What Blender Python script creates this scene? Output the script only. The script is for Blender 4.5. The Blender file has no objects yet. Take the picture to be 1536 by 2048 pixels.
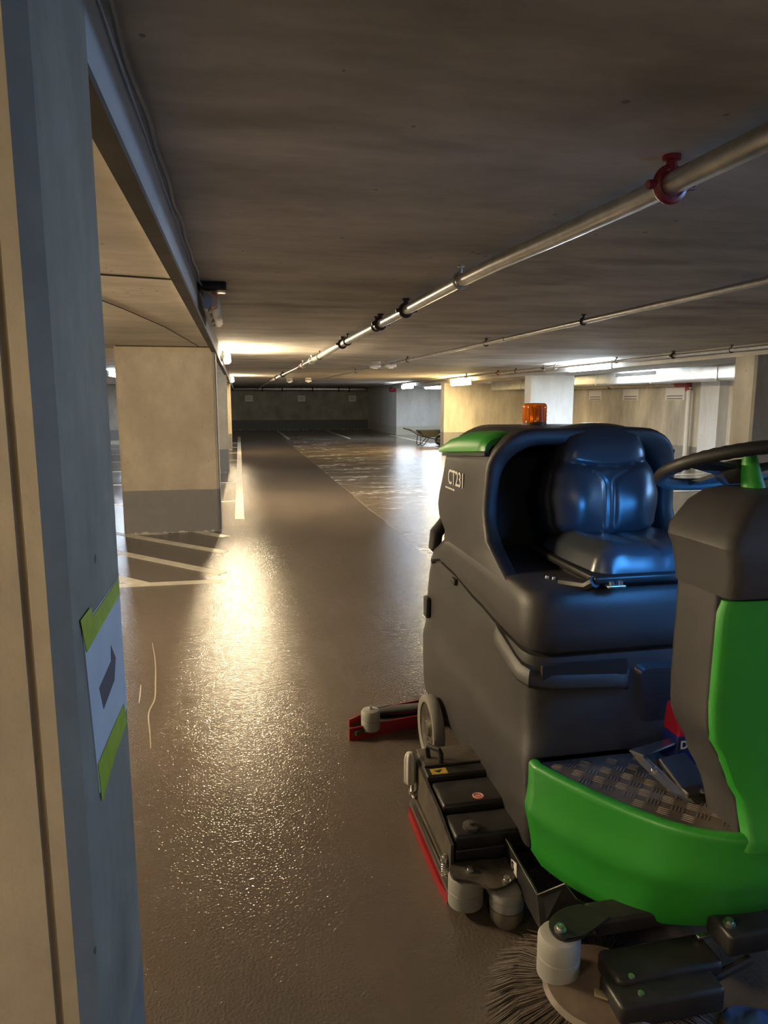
import bpy, bmesh, math, random
from mathutils import Vector, Matrix, Euler
random.seed(7)
S = bpy.context.scene
COL = S.collection
PI = math.pi

# ------------------------------------------------------------------ camera
F_PX, CX, CY = 1400.0, 768.0, 1024.0
VPX, VPY = 478.0, 803.0
EYE = 1.6
pitch = math.atan((CY - VPY) / F_PX)
yaw = math.atan((CX - VPX) / math.hypot(F_PX, CY - VPY))
fw = Vector((math.sin(yaw) * math.cos(pitch), math.cos(yaw) * math.cos(pitch), -math.sin(pitch)))
rt = Vector((math.cos(yaw), -math.sin(yaw), 0))
up = rt.cross(fw)
cam = bpy.data.cameras.new('camera')
cam.sensor_fit = 'VERTICAL'; cam.sensor_height = 36.0; cam.lens = F_PX / 2048 * 36.0
cam.clip_start = 0.02; cam.clip_end = 200
co = bpy.data.objects.new('camera', cam); COL.objects.link(co)
co.matrix_world = Matrix(((rt.x, up.x, -fw.x, 0), (rt.y, up.y, -fw.y, 0), (rt.z, up.z, -fw.z, EYE), (0, 0, 0, 1)))
S.camera = co

# ------------------------------------------------------------------ world, exposure
W = bpy.data.worlds.new('world'); S.world = W; W.use_nodes = True
W.node_tree.nodes['Background'].inputs[0].default_value = (0.02, 0.025, 0.035, 1)
W.node_tree.nodes['Background'].inputs[1].default_value = 0.0
S.view_settings.view_transform = 'Standard'; S.view_settings.look = 'None'
S.view_settings.gamma = 1; S.view_settings.use_curve_mapping = False
S.view_settings.exposure = 2.1
S.cycles.use_denoising = True
S.cycles.max_bounces = 8; S.cycles.diffuse_bounces = 5; S.cycles.glossy_bounces = 4
S.cycles.sample_clamp_indirect = 4.0

WARM = (1.0, 0.79, 0.49); WHITE = (0.72, 0.86, 1.0); AMBERW = (1.0, 0.74, 0.34); BLUE = (0.26, 0.53, 1.0)
# lamp strengths (radiance of the diffuser)
P_LEFT, P_LEFT_FAR, P_RIGHT_COOL, P_RIGHT_WARM, P_NEAR_BLUE, P_NEAR_WARM = 132, 60, 74, 90, 50, 16

ADDED_GLOW = 10


def area(name, loc, target, sx, sy, power, color):
    l = bpy.data.lights.new(name, 'AREA'); l.shape = 'RECTANGLE'; l.size = sx; l.size_y = sy
    l.energy = power; l.color = color
    o = bpy.data.objects.new(name, l); COL.objects.link(o); o.location = loc
    o.rotation_euler = (Vector(target) - Vector(loc)).to_track_quat('-Z', 'Y').to_euler()
    return o


# added cool area lamp imitating daylight, unseen, far to the right behind the camera
area('added_cool_light', (9.6, -4.6, 1.35), (1.0, 2.6, 1.3), 2.6, 2.0, 14, (0.14, 0.42, 1.0))

# ------------------------------------------------------------------ material helpers
MATS = {}


def nt(name):
    m = bpy.data.materials.new(name); m.use_nodes = True
    return m, m.node_tree.nodes, m.node_tree.links, m.node_tree.nodes['Principled BSDF']


def setp(b, **k):
    for a, v in k.items():
        n = {'color': 'Base Color', 'rough': 'Roughness', 'metal': 'Metallic', 'coat': 'Coat Weight', 'coatr': 'Coat Roughness',
             'spec': 'Specular IOR Level', 'trans': 'Transmission Weight', 'emit': 'Emission Color', 'emits': 'Emission Strength', 'ior': 'IOR', 'alpha': 'Alpha'}[a]
        b.inputs[n].default_value = (v + (1,)) if isinstance(v, tuple) and len(v) == 3 else v


def simple(name, color, rough=0.5, metal=0.0, var=0.0, vscale=20, bump=0.0, bscale=200, **k):
    m, N, L, b = nt(name)
    setp(b, color=color, rough=rough, metal=metal, **k)
    if var or bump:
        g = N.new('ShaderNodeNewGeometry')
    if var:
        n = N.new('ShaderNodeTexNoise'); n.inputs['Scale'].default_value = vscale; n.inputs['Detail'].default_value = 6
        L.new(g.outputs['Position'], n.inputs['Vector'])
        r = N.new('ShaderNodeValToRGB')
        r.color_ramp.elements[0].position = 0.3; r.color_ramp.elements[1].position = 0.75
        r.color_ramp.elements[0].color = tuple(c * (1 - var) for c in color) + (1,)
        r.color_ramp.elements[1].color = tuple(min(1, c * (1 + var)) for c in color) + (1,)
        L.new(n.outputs['Fac'], r.inputs['Fac']); L.new(r.outputs['Color'], b.inputs['Base Color'])
    if bump:
        n2 = N.new('ShaderNodeTexNoise'); n2.inputs['Scale'].default_value = bscale; n2.inputs['Detail'].default_value = 3
        L.new(g.outputs['Position'], n2.inputs['Vector'])
        bp = N.new('ShaderNodeBump'); bp.inputs['Strength'].default_value = bump; bp.inputs['Distance'].default_value = 0.002
        L.new(n2.outputs['Fac'], bp.inputs['Height']); L.new(bp.outputs['Normal'], b.inputs['Normal'])
    return m


def math_node(N, L, op, a, b=None, c=None, clamp=False):
    n = N.new('ShaderNodeMath'); n.operation = op; n.use_clamp = clamp
    for i, v in enumerate((a, b, c)):
        if v is None: continue
        if isinstance(v, (int, float)): n.inputs[i].default_value = v
        else: L.new(v, n.inputs[i])
    return n.outputs[0]


def mixc(N, L, fac, a, b):
    n = N.new('ShaderNodeMix'); n.data_type = 'RGBA'
    if isinstance(fac, (int, float)): n.inputs[0].default_value = fac
    else: L.new(fac, n.inputs[0])
    for i, v in ((6, a), (7, b)):
        if isinstance(v, tuple): n.inputs[i].default_value = v + (1,)
        else: L.new(v, n.inputs[i])
    return n.outputs[2]


def noise(N, L, vec, scale, detail=5, rough=0.55, stretch=None, offset=None):
    if stretch or offset:
        mp = N.new('ShaderNodeMapping')
        if stretch: mp.inputs['Scale'].default_value = stretch
        if offset: mp.inputs['Location'].default_value = offset
        L.new(vec, mp.inputs['Vector']); vec = mp.outputs['Vector']
    n = N.new('ShaderNodeTexNoise'); n.inputs['Scale'].default_value = scale; n.inputs['Detail'].default_value = detail
    n.inputs['Roughness'].default_value = rough
    L.new(vec, n.inputs['Vector'])
    return n.outputs['Fac']


def ramp(N, L, fac, p0, p1, c0=(0, 0, 0), c1=(1, 1, 1)):
    r = N.new('ShaderNodeValToRGB'); e = r.color_ramp.elements
    e[0].position = p0; e[1].position = p1; e[0].color = c0 + (1,); e[1].color = c1 + (1,)
    L.new(fac, r.inputs['Fac'])
    return r.outputs['Color']


def concrete(name, base, dado=None, streak=(1, 1, 1), dark=0.5, light=1.25, dado_col=(0.17, 0.165, 0.155), rough=0.85, stain=0.55, off=(0, 0, 0), boards=0.0):
    """bare concrete with cloudy tone, dark stains, blow holes; painted grey dado below the height dado"""
    m, N, L, b = nt(name)
    g = N.new('ShaderNodeNewGeometry'); pos = g.outputs['Position']
    n1 = noise(N, L, pos, 1.1, 8, 0.6, streak, off)
    c = ramp(N, L, n1, 0.28, 0.75, tuple(x * dark for x in base), tuple(min(1, x * light) for x in base))
    n2 = noise(N, L, pos, 9, 6, 0.65, streak)
    c = mixc(N, L, math_node(N, L, 'MULTIPLY', ramp(N, L, n2, 0.35, 0.75), 0.30), c, tuple(x * 0.55 for x in base))
    # blotchy dark stains
    n3 = noise(N, L, pos, 0.9, 4, 0.5, (streak[0] * 0.9, streak[1] * 0.9, streak[2] * 0.9), (3.3 + off[0], 7.1 + off[1], 1.7))
    c = mixc(N, L, math_node(N, L, 'MULTIPLY', ramp(N, L, n3, 0.58, 0.72), stain), c, tuple(x * 0.33 for x in base))
    # blow holes
    v = N.new('ShaderNodeTexVoronoi'); v.inputs['Scale'].default_value = 7.0; v.feature = 'F1'
    L.new(pos, v.inputs['Vector'])
    n4 = noise(N, L, pos, 2.3, 2, 0.5)
    hole = math_node(N, L, 'LESS_THAN', v.outputs['Distance'], math_node(N, L, 'MULTIPLY', ramp(N, L, n4, 0.38, 0.62), 0.085))
    c = mixc(N, L, math_node(N, L, 'MULTIPLY', hole, 0.75), c, tuple(x * 0.25 for x in base))
    if boards:
        sp = N.new('ShaderNodeSeparateXYZ'); L.new(pos, sp.inputs[0])
        fr = math_node(N, L, 'FRACT', math_node(N, L, 'DIVIDE', sp.outputs[1], boards))
        ln = math_node(N, L, 'LESS_THAN', fr, 0.006)
        c = mixc(N, L, math_node(N, L, 'MULTIPLY', ln, 0.55), c, tuple(x * 0.3 for x in base))
    if dado:
        sp = N.new('ShaderNodeSeparateXYZ'); L.new(pos, sp.inputs[0])
        wob = math_node(N, L, 'MULTIPLY', math_node(N, L, 'SUBTRACT', noise(N, L, pos, 6, 3), 0.5), 0.012)
        msk = math_node(N, L, 'LESS_THAN', math_node(N, L, 'ADD', sp.outputs[2], wob), dado)
        dd = mixc(N, L, n2, tuple(x * 0.85 for x in dado_col), tuple(x * 1.15 for x in dado_col))
        c = mixc(N, L, msk, c, dd)
        # chipped paint along the very bottom
        chip = math_node(N, L, 'LESS_THAN', sp.outputs[2], math_node(N, L, 'MULTIPLY', ramp(N, L, noise(N, L, pos, 14, 4), 0.45, 0.6), 0.02))
        c = mixc(N, L, math_node(N, L, 'MULTIPLY', chip, 0.8), c, (0.5, 0.48, 0.43))
    L.new(c, b.inputs['Base Color'])
    setp(b, rough=rough, spec=0.3)
    bp = N.new('ShaderNodeBump'); bp.inputs['Strength'].default_value = 0.35; bp.inputs['Distance'].default_value = 0.004
    hsum = math_node(N, L, 'SUBTRACT', n2, math_node(N, L, 'MULTIPLY', hole, 1.5))
    L.new(hsum, bp.inputs['Height']); L.new(bp.outputs['Normal'], b.inputs['Normal'])
    return m


def floor_material():
    m, N, L, b = nt('wet_coated_floor')
    g = N.new('ShaderNodeNewGeometry'); pos = g.outputs['Position']
    sp = N.new('ShaderNodeSeparateXYZ'); L.new(pos, sp.inputs[0])
    X, Y = sp.outputs[0], sp.outputs[1]
    big = noise(N, L, pos, 0.8, 6, 0.6)
    col = ramp(N, L, big, 0.3, 0.7, (0.088, 0.070, 0.057), (0.125, 0.102, 0.085))
    # scrubbed but still wet area beyond the joint on the right
    edge = math_node(N, L, 'ADD', X, math_node(N, L, 'MULTIPLY', math_node(N, L, 'SUBTRACT', noise(N, L, pos, 1.4, 4), 0.5), 0.10))
    right = math_node(N, L, 'GREATER_THAN', edge, 1.88)
    col = mixc(N, L, right, col, mixc(N, L, noise(N, L, pos, 1.2, 5), (0.10, 0.072, 0.050), (0.19, 0.155, 0.12)))
    joint = math_node(N, L, 'LESS_THAN', math_node(N, L, 'ABSOLUTE', math_node(N, L, 'SUBTRACT', edge, 1.88)), 0.012)
    col = mixc(N, L, math_node(N, L, 'MULTIPLY', joint, 0.45), col, (0.30, 0.27, 0.23))
    # foam and slurry drawn out in streaks across the wet area
    fo = noise(N, L, pos, 1.0, 7, 0.68, (0.75, 1.6, 1))
    fo2 = noise(N, L, pos, 7.0, 6, 0.75, (0.8, 1.3, 1), (5, 2, 0))
    fm = math_node(N, L, 'MULTIPLY', ramp(N, L, fo, 0.46, 0.60), ramp(N, L, fo2, 0.46, 0.60))
    xw = N.new('ShaderNodeMapRange'); xw.inputs[1].default_value = 2.6; xw.inputs[2].default_value = 6.0; xw.inputs[3].default_value = 1.0; xw.inputs[4].default_value = 0.15
    L.new(X, xw.inputs[0]); fm = math_node(N, L, 'MULTIPLY', fm, xw.outputs[0])
    ywin = math_node(N, L, 'MULTIPLY', math_node(N, L, 'GREATER_THAN', Y, 7.0), math_node(N, L, 'LESS_THAN', Y, 33.0))
    fm = math_node(N, L, 'MULTIPLY', math_node(N, L, 'MULTIPLY', fm, right), ywin)
    col = mixc(N, L, math_node(N, L, 'MULTIPLY', fm, 0.85), col, (0.66, 0.64, 0.60))
    # faint swirling scrape marks
    wv = noise(N, L, pos, 3.0, 3, 0.5, (2.0, 0.35, 1))
    col = mixc(N, L, math_node(N, L, 'MULTIPLY', ramp(N, L, wv, 0.60, 0.75), 0.25), col, (0.20, 0.17, 0.14))
    L.new(col, b.inputs['Base Color'])
    rg = math_node(N, L, 'ADD', 0.075, math_node(N, L, 'MULTIPLY', noise(N, L, pos, 1.7, 5), 0.10))
    rg = math_node(N, L, 'SUBTRACT', rg, math_node(N, L, 'MULTIPLY', right, 0.045))
    rg = math_node(N, L, 'ADD', rg, math_node(N, L, 'MULTIPLY', fm, 0.3))
    L.new(rg, b.inputs['Roughness'])
    setp(b, spec=0.75)
    h1 = noise(N, L, pos, 105, 1, 0.5)
    h2 = noise(N, L, pos, 9, 2, 0.5, (0.5, 1.2, 1))
    hh = math_node(N, L, 'ADD', math_node(N, L, 'MULTIPLY', h1, 0.6), math_node(N, L, 'MULTIPLY', h2, math_node(N, L, 'MULTIPLY', right, 1.6)))
    bp = N.new('ShaderNodeBump'); bp.inputs['Strength'].default_value = 1.0; bp.inputs['Distance'].default_value = 0.0042
    L.new(hh, bp.inputs['Height']); L.new(bp.outputs['Normal'], b.inputs['Normal'])
    return m


def emis(name, color, strength):
    m, N, L, b = nt(name)
    setp(b, color=(0.8, 0.8, 0.8), rough=0.4, emit=color, emits=strength)
    return m


M_CEIL = concrete('ceiling_concrete', (0.50, 0.455, 0.40), streak=(0.75, 1.7, 1), dark=0.48, light=1.2, stain=0.75)
M_CEIL_L = concrete('bay_ceiling_concrete', (0.70, 0.64, 0.555), streak=(0.8, 1.4, 1), stain=0.3, dark=.7)
M_COL = concrete('column_concrete', (0.43, 0.37, 0.27), dado=0.53, streak=(1.2, 1.2, 0.9), dark=0.7, stain=0.2)
M_PILLAR = concrete('pillar_concrete', (0.30, 0.26, 0.20), dado=0.40, streak=(2.2, 2.2, 1.5), dark=0.6, light=1.3, stain=0.4, dado_col=(0.2, 0.19, 0.17))
M_BEAM = concrete('beam_concrete', (0.58, 0.565, 0.54), streak=(1, 0.5, 2.0), stain=0.2)
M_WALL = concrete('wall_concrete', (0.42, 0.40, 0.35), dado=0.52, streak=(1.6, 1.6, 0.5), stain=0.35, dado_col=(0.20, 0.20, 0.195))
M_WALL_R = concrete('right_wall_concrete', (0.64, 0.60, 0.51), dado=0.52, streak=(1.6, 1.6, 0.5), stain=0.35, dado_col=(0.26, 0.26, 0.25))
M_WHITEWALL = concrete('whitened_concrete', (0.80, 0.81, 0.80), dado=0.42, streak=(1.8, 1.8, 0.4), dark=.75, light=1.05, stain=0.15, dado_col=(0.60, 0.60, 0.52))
M_WALLFAR = concrete('far_wall_concrete', (0.36, 0.335, 0.285), dado=0.55, streak=(0.9, 1.2, 0.7), stain=0.4, dado_col=(0.13, 0.13, 0.13))
M_FLOOR = floor_material()
M_LINE = simple('road_paint', (0.50, 0.47, 0.39), 0.42, var=0.18, vscale=9)
M_DARKEDGE = simple('underside_shade_concrete', (0.07, 0.06, 0.05), 0.7, var=0.3, vscale=5)  # shade under the ceiling step put into the strip's colour
M_GAP = simple('dark_joint', (0.035, 0.03, 0.027), 0.9)
M_GALV = simple('galvanised_steel', (0.56, 0.55, 0.52), 0.34, 0.85, var=0.18, vscale=14)
M_DUCT = simple('duct_sheet_metal', (0.66, 0.68, 0.67), 0.3, 0.75, var=0.12, vscale=6)
M_STEEL = simple('bright_steel', (0.62, 0.61, 0.58), 0.28, 1.0)
M_RUST = simple('dark_clamp_steel', (0.06, 0.035, 0.028), 0.55, 0.5)
M_REDCLAMP = simple('red_painted_clamp', (0.20, 0.012, 0.018), 0.4)
M_CABLE = simple('grey_cable', (0.17, 0.17, 0.18), 0.45)
M_LAMPBODY = simple('lamp_housing', (0.22, 0.22, 0.22), 0.5)
M_PAPER = simple('white_paper', (0.55, 0.56, 0.58), 0.75, var=0.06, vscale=12)
M_PAPERDARK = simple('printed_dark_grey', (0.09, 0.08, 0.095), 0.75)
M_TAPE = simple('yellow_green_tape', (0.34, 0.44, 0.025), 0.55, var=0.15, vscale=25)
M_SIGN = simple('sign_white', (0.70, 0.70, 0.70), 0.5)
M_SIGNTXT = simple('sign_print', (0.20, 0.20, 0.20), 0.6)
M_WHITEBOX = simple('white_plastic', (0.75, 0.73, 0.69), 0.45)
# machine
M_BODY = simple('dark_grey_rotomoulded_plastic', (0.032, 0.030, 0.031), 0.50, var=0.12, vscale=7, bump=0.22, bscale=420, spec=0.45)
M_BODY_DUSTY = M_BODY
M_HOUS = simple('black_seat_housing', (0.026, 0.028, 0.034), 0.38, var=0.1, vscale=6, bump=0.12, bscale=420)
M_GREEN = simple('green_moulded_plastic', (0.020, 0.215, 0.020), 0.42, var=0.07, vscale=4, bump=0.10, bscale=500)
M_BLACK = simple('black_rubber', (0.012, 0.012, 0.013), 0.55)
M_BLACKMETAL = simple('black_painted_metal', (0.020, 0.019, 0.019), 0.42, 0.25, var=0.35, vscale=16)
M_VINYL = simple('black_seat_vinyl', (0.030, 0.036, 0.046), 0.30, bump=0.10, bscale=260, spec=0.6)
M_DIRTMETAL = simple('dusty_black_steel', (0.075, 0.062, 0.050), 0.55, 0.35, var=0.45, vscale=22)
M_TREAD = simple('aluminium_tread_plate', (0.13, 0.11, 0.09), 0.5, 0.5, var=0.4, vscale=9)
M_ROLLER = simple('grey_polyurethane', (0.25, 0.245, 0.23), 0.55, var=0.12, vscale=18)
M_ROLLERDIRTY = simple('dirty_polyurethane', (0.17, 0.14, 0.11), 0.6, var=0.2, vscale=25)
M_TYRE = simple('grey_tyre', (0.19, 0.18, 0.165), 0.6, var=0.12, vscale=20)
M_RED = simple('red_rubber', (0.24, 0.010, 0.014), 0.35)
M_BRISTLE = simple('brown_bristle', (0.075, 0.053, 0.042), 0.55, var=0.4, vscale=40)
M_DISC = simple('brown_brush_disc', (0.095, 0.068, 0.052), 0.55, var=0.3, vscale=20)
M_LETTER = simple('white_lettering', (0.62, 0.62, 0.62), 0.5)
M_YELLOW = simple('yellow_label', (0.42, 0.29, 0.03), 0.5, var=0.3, vscale=60)
M_STICKWHITE = simple('sticker_white', (0.62, 0.58, 0.56), 0.5)
M_STICKRED = simple('sticker_red', (0.45, 0.09, 0.07), 0.5)
M_BLUECLOTH = simple('blue_cloth', (0.012, 0.05, 0.17), 0.8, var=0.3, vscale=30)
M_BLUEPACK = simple('blue_packaging', (0.012, 0.022, 0.16), 0.4)
M_REDPACK = simple('red_packaging', (0.42, 0.012, 0.03), 0.4)
M_WOOD = simple('dark_green_tray', (0.055, 0.06, 0.05), 0.5, 0.1, var=0.2)


def amber():
    m, N, L, b = nt('amber_lens')
    setp(b, color=(1.0, 0.26, 0.012), rough=0.10, trans=0.7, ior=1.35)
    b.inputs['Subsurface Weight'].default_value = 0.0
    return m


M_AMBER = amber()
M_AMBERIN = simple('beacon_reflector', (1.0, 0.55, 0.12), 0.15, 0.9)


def clear():
    m, N, L, b = nt('clear_diffuser')
    setp(b, color=(0.80, 0.74, 0.66), rough=0.22, trans=0.7, ior=1.2)
    return m


M_CLEAR = clear()

# ------------------------------------------------------------------ mesh helpers


def mesh_from(name, verts, faces, mat, smooth=True, angle=35):
    me = bpy.data.meshes.new(name)
    me.from_pydata([tuple(v) for v in verts], [], faces)
    bm = bmesh.new(); bm.from_mesh(me)
    bmesh.ops.remove_doubles(bm, verts=bm.verts, dist=1e-5)
    bmesh.ops.recalc_face_normals(bm, faces=bm.faces)
    bm.to_mesh(me); bm.free()
    for mm in (mat if isinstance(mat, (list, tuple)) else [mat]): me.materials.append(mm)
    if smooth:
        for p in me.polygons: p.use_smooth = True
        me.set_sharp_from_angle(angle=math.radians(angle))
    return me


def link(name, me, parent=None):
    o = bpy.data.objects.new(name, me); COL.objects.link(o)
    if parent is not None:
        o.parent = parent
        if parent.parent is None and parent.type == 'EMPTY':
            o.matrix_parent_inverse = Matrix.Translation(-parent.location)
    return o


class MB:
    """collects shapes into one mesh"""

    def __init__(self): self.v = []; self.f = []

    def add(self, v, f):
        n = len(self.v); self.v += [tuple(p) for p in v]; self.f += [tuple(i + n for i in q) for q in f]; return self

    def loft(self, rings, closed=True, cap0=True, cap1=True):
        k = len(rings[0]); v = [p for r in rings for p in r]; f = []
        for i in range(len(rings) - 1):
            for j in range(k if closed else k - 1):
                a = i * k + j; b2 = i * k + (j + 1) % k
                f.append((a, b2, b2 + k, a + k))
        if cap0: f.append(tuple(range(k))[::-1])
        if cap1: f.append(tuple(range((len(rings) - 1) * k, len(rings) * k)))
        return self.add(v, f)

    def box(self, x0, x1, y0, y1, z0, z1, b=0.0, rot=None, piv=None):
        if b:
            bm = bmesh.new(); bmesh.ops.create_cube(bm, size=1)
            bmesh.ops.scale(bm, vec=(x1 - x0, y1 - y0, z1 - z0), verts=bm.verts)
            bmesh.ops.bevel(bm, geom=bm.edges[:], offset=b, segments=3, affect='EDGES', profile=0.5)
            bm.verts.ensure_lookup_table()
            c = Vector(((x0 + x1) / 2, (y0 + y1) / 2, (z0 + z1) / 2))
            v = [p.co + c for p in bm.verts]; f = [tuple(q.index for q in p.verts) for p in bm.faces]; bm.free()
        else:
            v = [Vector((x, y, z)) for x in (x0, x1) for y in (y0, y1) for z in (z0, z1)]
            f = [(0, 1, 3, 2), (4, 6, 7, 5), (0, 4, 5, 1), (2, 3, 7, 6), (0, 2, 6, 4), (1, 5, 7, 3)]
        if rot is not None:
            R = Euler(rot).to_matrix(); pv = Vector(piv) if piv else Vector(((x0 + x1) / 2, (y0 + y1) / 2, (z0 + z1) / 2))
            v = [R @ (p - pv) + pv for p in v]
        return self.add(v, f)

    def tube(self, pts, r, n=12, caps=True, radii=None):
        P = [Vector(p) for p in pts]; rings = []; u = None
        for i, p in enumerate(P):
            d = (P[min(i + 1, len(P) - 1)] - P[max(i - 1, 0)]).normalized()
            if u is None:
                u = d.orthogonal().normalized()
            u = (u - d * u.dot(d)).normalized(); w = d.cross(u)
            rr = radii[i] if radii else r
            rings.append([p + (u * math.cos(2 * PI * j / n) + w * math.sin(2 * PI * j / n)) * rr for j in range(n)])
        return self.loft(rings, True, caps, caps)

    def lathe(self, c, prof, n=32, axis='z', caps=True):
        c = Vector(c); rings = []
        for (r, h) in prof:
            ring = []
            for j in range(n):
                a = 2 * PI * j / n; x, y = r * math.cos(a), r * math.sin(a)
                ring.append(c + (Vector((x, y, h)) if axis == 'z' else Vector((h, x, y)) if axis == 'x' else Vector((y, h, x))))
            rings.append(ring)
        return self.loft(rings, True, caps, caps)

    def prism(self, poly, z0, z1):
        return self.loft([[(x, y, z0) for x, y in poly], [(x, y, z1) for x, y in poly]])

    def extr(self, poly3, d):
        d = Vector(d); return self.loft([[Vector(p) for p in poly3], [Vector(p) + d for p in poly3]])

    def torus(self, c, R, r, n=48, m=12, mat=None, arc=(0, 2 * PI), rfun=None):
        c = Vector(c); full = abs(arc[1] - arc[0] - 2 * PI) < 1e-6; rings = []
        for i in range(n if full else n + 1):
            a = arc[0] + (arc[1] - arc[0]) * i / n; ring = []
            for j in range(m):
                q = 2 * PI * j / m; rr = rfun(a, q) if rfun else r
                p = Vector(((R + rr * math.cos(q)) * math.cos(a), (R + rr * math.cos(q)) * math.sin(a), rr * math.sin(q)))
                if mat: p = mat @ p
                ring.append(c + p)
            rings.append(ring)
        if full: rings.append(rings[0])
        return self.loft(rings, True, not full, not full)

    def build(self, name, mat, parent=None, smooth=True, angle=35):
        return link(name, mesh_from(name, self.v, self.f, mat, smooth, angle), parent)


def rpoly(pts, seg=6):
    """polygon with filleted corners; entries (x, y, radius)"""
    out = []; n = len(pts)
    for i in range(n):
        x, y, r = pts[i]
        if r <= 0: out.append((x, y)); continue
        p = Vector((x, y)); a = Vector(pts[i - 1][:2]) - p; b = Vector(pts[(i + 1) % n][:2]) - p
        a.normalize(); b.normalize()
        for k in range(seg + 1):
            t = k / seg
            p0 = p + a * r; p2 = p + b * r
            q = p0 * (1 - t) ** 2 + p * 2 * t * (1 - t) + p2 * t * t
            out.append((q.x, q.y))
    return out


def lerp(a, b, t): return a + (b - a) * t


def interp(tab, x):
    if x <= tab[0][0]: return tab[0][1]
    for (a, va), (b, vb) in zip(tab, tab[1:]):
        if x <= b:
            t = (x - a) / (b - a); t = t * t * (3 - 2 * t); return lerp(va, vb, t)
    return tab[-1][1]


def tag(o, label, cat, group=None, kind=None):
    o['label'] = label
    if cat: o['category'] = cat
    if group: o['group'] = group
    if kind: o['kind'] = kind
    return o


def struct(o, label=None):
    o['kind'] = 'structure'
    if label: o['label'] = label
    return o


def thing(name, loc, label, cat, group=None):
    e = bpy.data.objects.new(name, None); COL.objects.link(e); e.location = loc; e.empty_display_size = 0.1
    bpy.context.view_layer.update()
    return tag(e, label, cat, group)


def text_mesh(body, size, depth=0.0006, bold=0.0, spacing=1.0):
    cu = bpy.data.curves.new('t', 'FONT'); cu.body = body; cu.size = size; cu.extrude = depth; cu.offset = bold
    cu.align_x = 'LEFT'; cu.space_character = spacing
    o = bpy.data.objects.new('t', cu); COL.objects.link(o)
    bpy.context.view_layer.update()
    dg = bpy.context.evaluated_depsgraph_get()
    me = bpy.data.meshes.new_from_object(o.evaluated_get(dg))
    bpy.data.objects.remove(o)
    return me


def text_obj(name, body, size, origin, xdir, ydir, mat, parent, sx=1.0, bold=0.0, spacing=1.0, depth=0.0006):
    me = text_mesh(body, size, depth, bold, spacing)
    x = Vector(xdir).normalized(); y = Vector(ydir).normalized(); z = x.cross(y)
    M = Matrix(((x.x * sx, y.x, z.x, origin[0]), (x.y * sx, y.y, z.y, origin[1]), (x.z * sx, y.z, z.z, origin[2]), (0, 0, 0, 1)))
    me.transform(M); me.materials.clear(); me.materials.append(mat)
    return link(name, me, parent)


# ------------------------------------------------------------------ the setting
H, HL = 2.40, 2.25
XL, XR, YB, YF = -5.4, 10.7, -6.0, 40.9
fl = struct(MB().box(XL - .2, XR + .2, YB - .2, YF + .2, -0.2, 0).build('floor', M_FLOOR, smooth=False), 'wet grey-brown coated garage floor')
struct(MB().box(-0.26, XR + .2, YB - .2, YF + .2, H, H + .2).build('ceiling', M_CEIL, smooth=False), 'stained concrete ceiling over the lane')
cl = struct(MB().box(XL - .2, -0.30, YB - .2, YF + .2, HL, HL + .35).build('ceiling_left', M_CEIL_L, smooth=False), 'lower concrete ceiling over the left bays')
struct(MB().box(-0.30, -0.25, YB, YF, 2.205, H + .05).build('beam_left', M_BEAM, smooth=False), 'pale concrete step between the two ceiling heights')
struct(MB().box(-0.305, -0.249, YB, YF, 2.185, 2.207).build('trim_1', M_DARKEDGE, smooth=False), 'underside edge of the ceiling step with its shade painted dark')
struct(MB().box(7.1, 8.25, YB, 33.2, 2.24, H + .05).build('beam_right', M_BEAM, smooth=False), 'concrete beam over the right column row')
struct(MB().box(XL, XR, YF, YF + .2, 0, H).build('wall_far', M_WALLFAR, smooth=False), 'dim concrete far wall with grey dado')
struct(MB().box(XL, XR, YB - .2, YB, 0, H).build('wall_back', M_WALL, smooth=False))
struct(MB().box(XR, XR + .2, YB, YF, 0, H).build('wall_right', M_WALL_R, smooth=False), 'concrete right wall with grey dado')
struct(MB().box(XL - .2, XL, YB, YF, 0, H).build('wall_left', M_WALL, smooth=False), 'concrete left wall behind the bays')
struct(MB().box(XL, -0.6, 28.4, 28.6, 0, HL).build('wall_bay', M_WALL, smooth=False), 'concrete cross wall closing the left bays')
struct(MB().box(XL, -0.9, 28.15, 28.4, 0, 0.13).build('trim_2', M_LINE, smooth=False), 'pale kerb along the left cross wall')
struct(MB().box(-0.62, -0.48, 28.6, YF, 0, H).build('wall_lane', M_WALL, smooth=False))
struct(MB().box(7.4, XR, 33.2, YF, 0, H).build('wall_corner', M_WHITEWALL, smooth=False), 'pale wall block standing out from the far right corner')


def column(name, x0, x1, y0, y1, top, mat, label, groove=None, ch=0.03):
    # plan outline with chamfered corners and a vertical formwork groove in the front face
    p = [(x0, y0 + ch), (x0 + ch, y0)]
    if groove:
        p += [(groove - .006, y0), (groove - .004, y0 + .006), (groove + .004, y0 + .006), (groove + .006, y0)]
    p += [(x1 - ch, y0), (x1, y0 + ch), (x1, y1 - ch), (x1 - ch, y1), (x0 + ch, y1), (x0, y1 - ch)]
    m = MB().prism(p, 0, top)
    return struct(m.build(name, mat, smooth=False), label)


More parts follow.
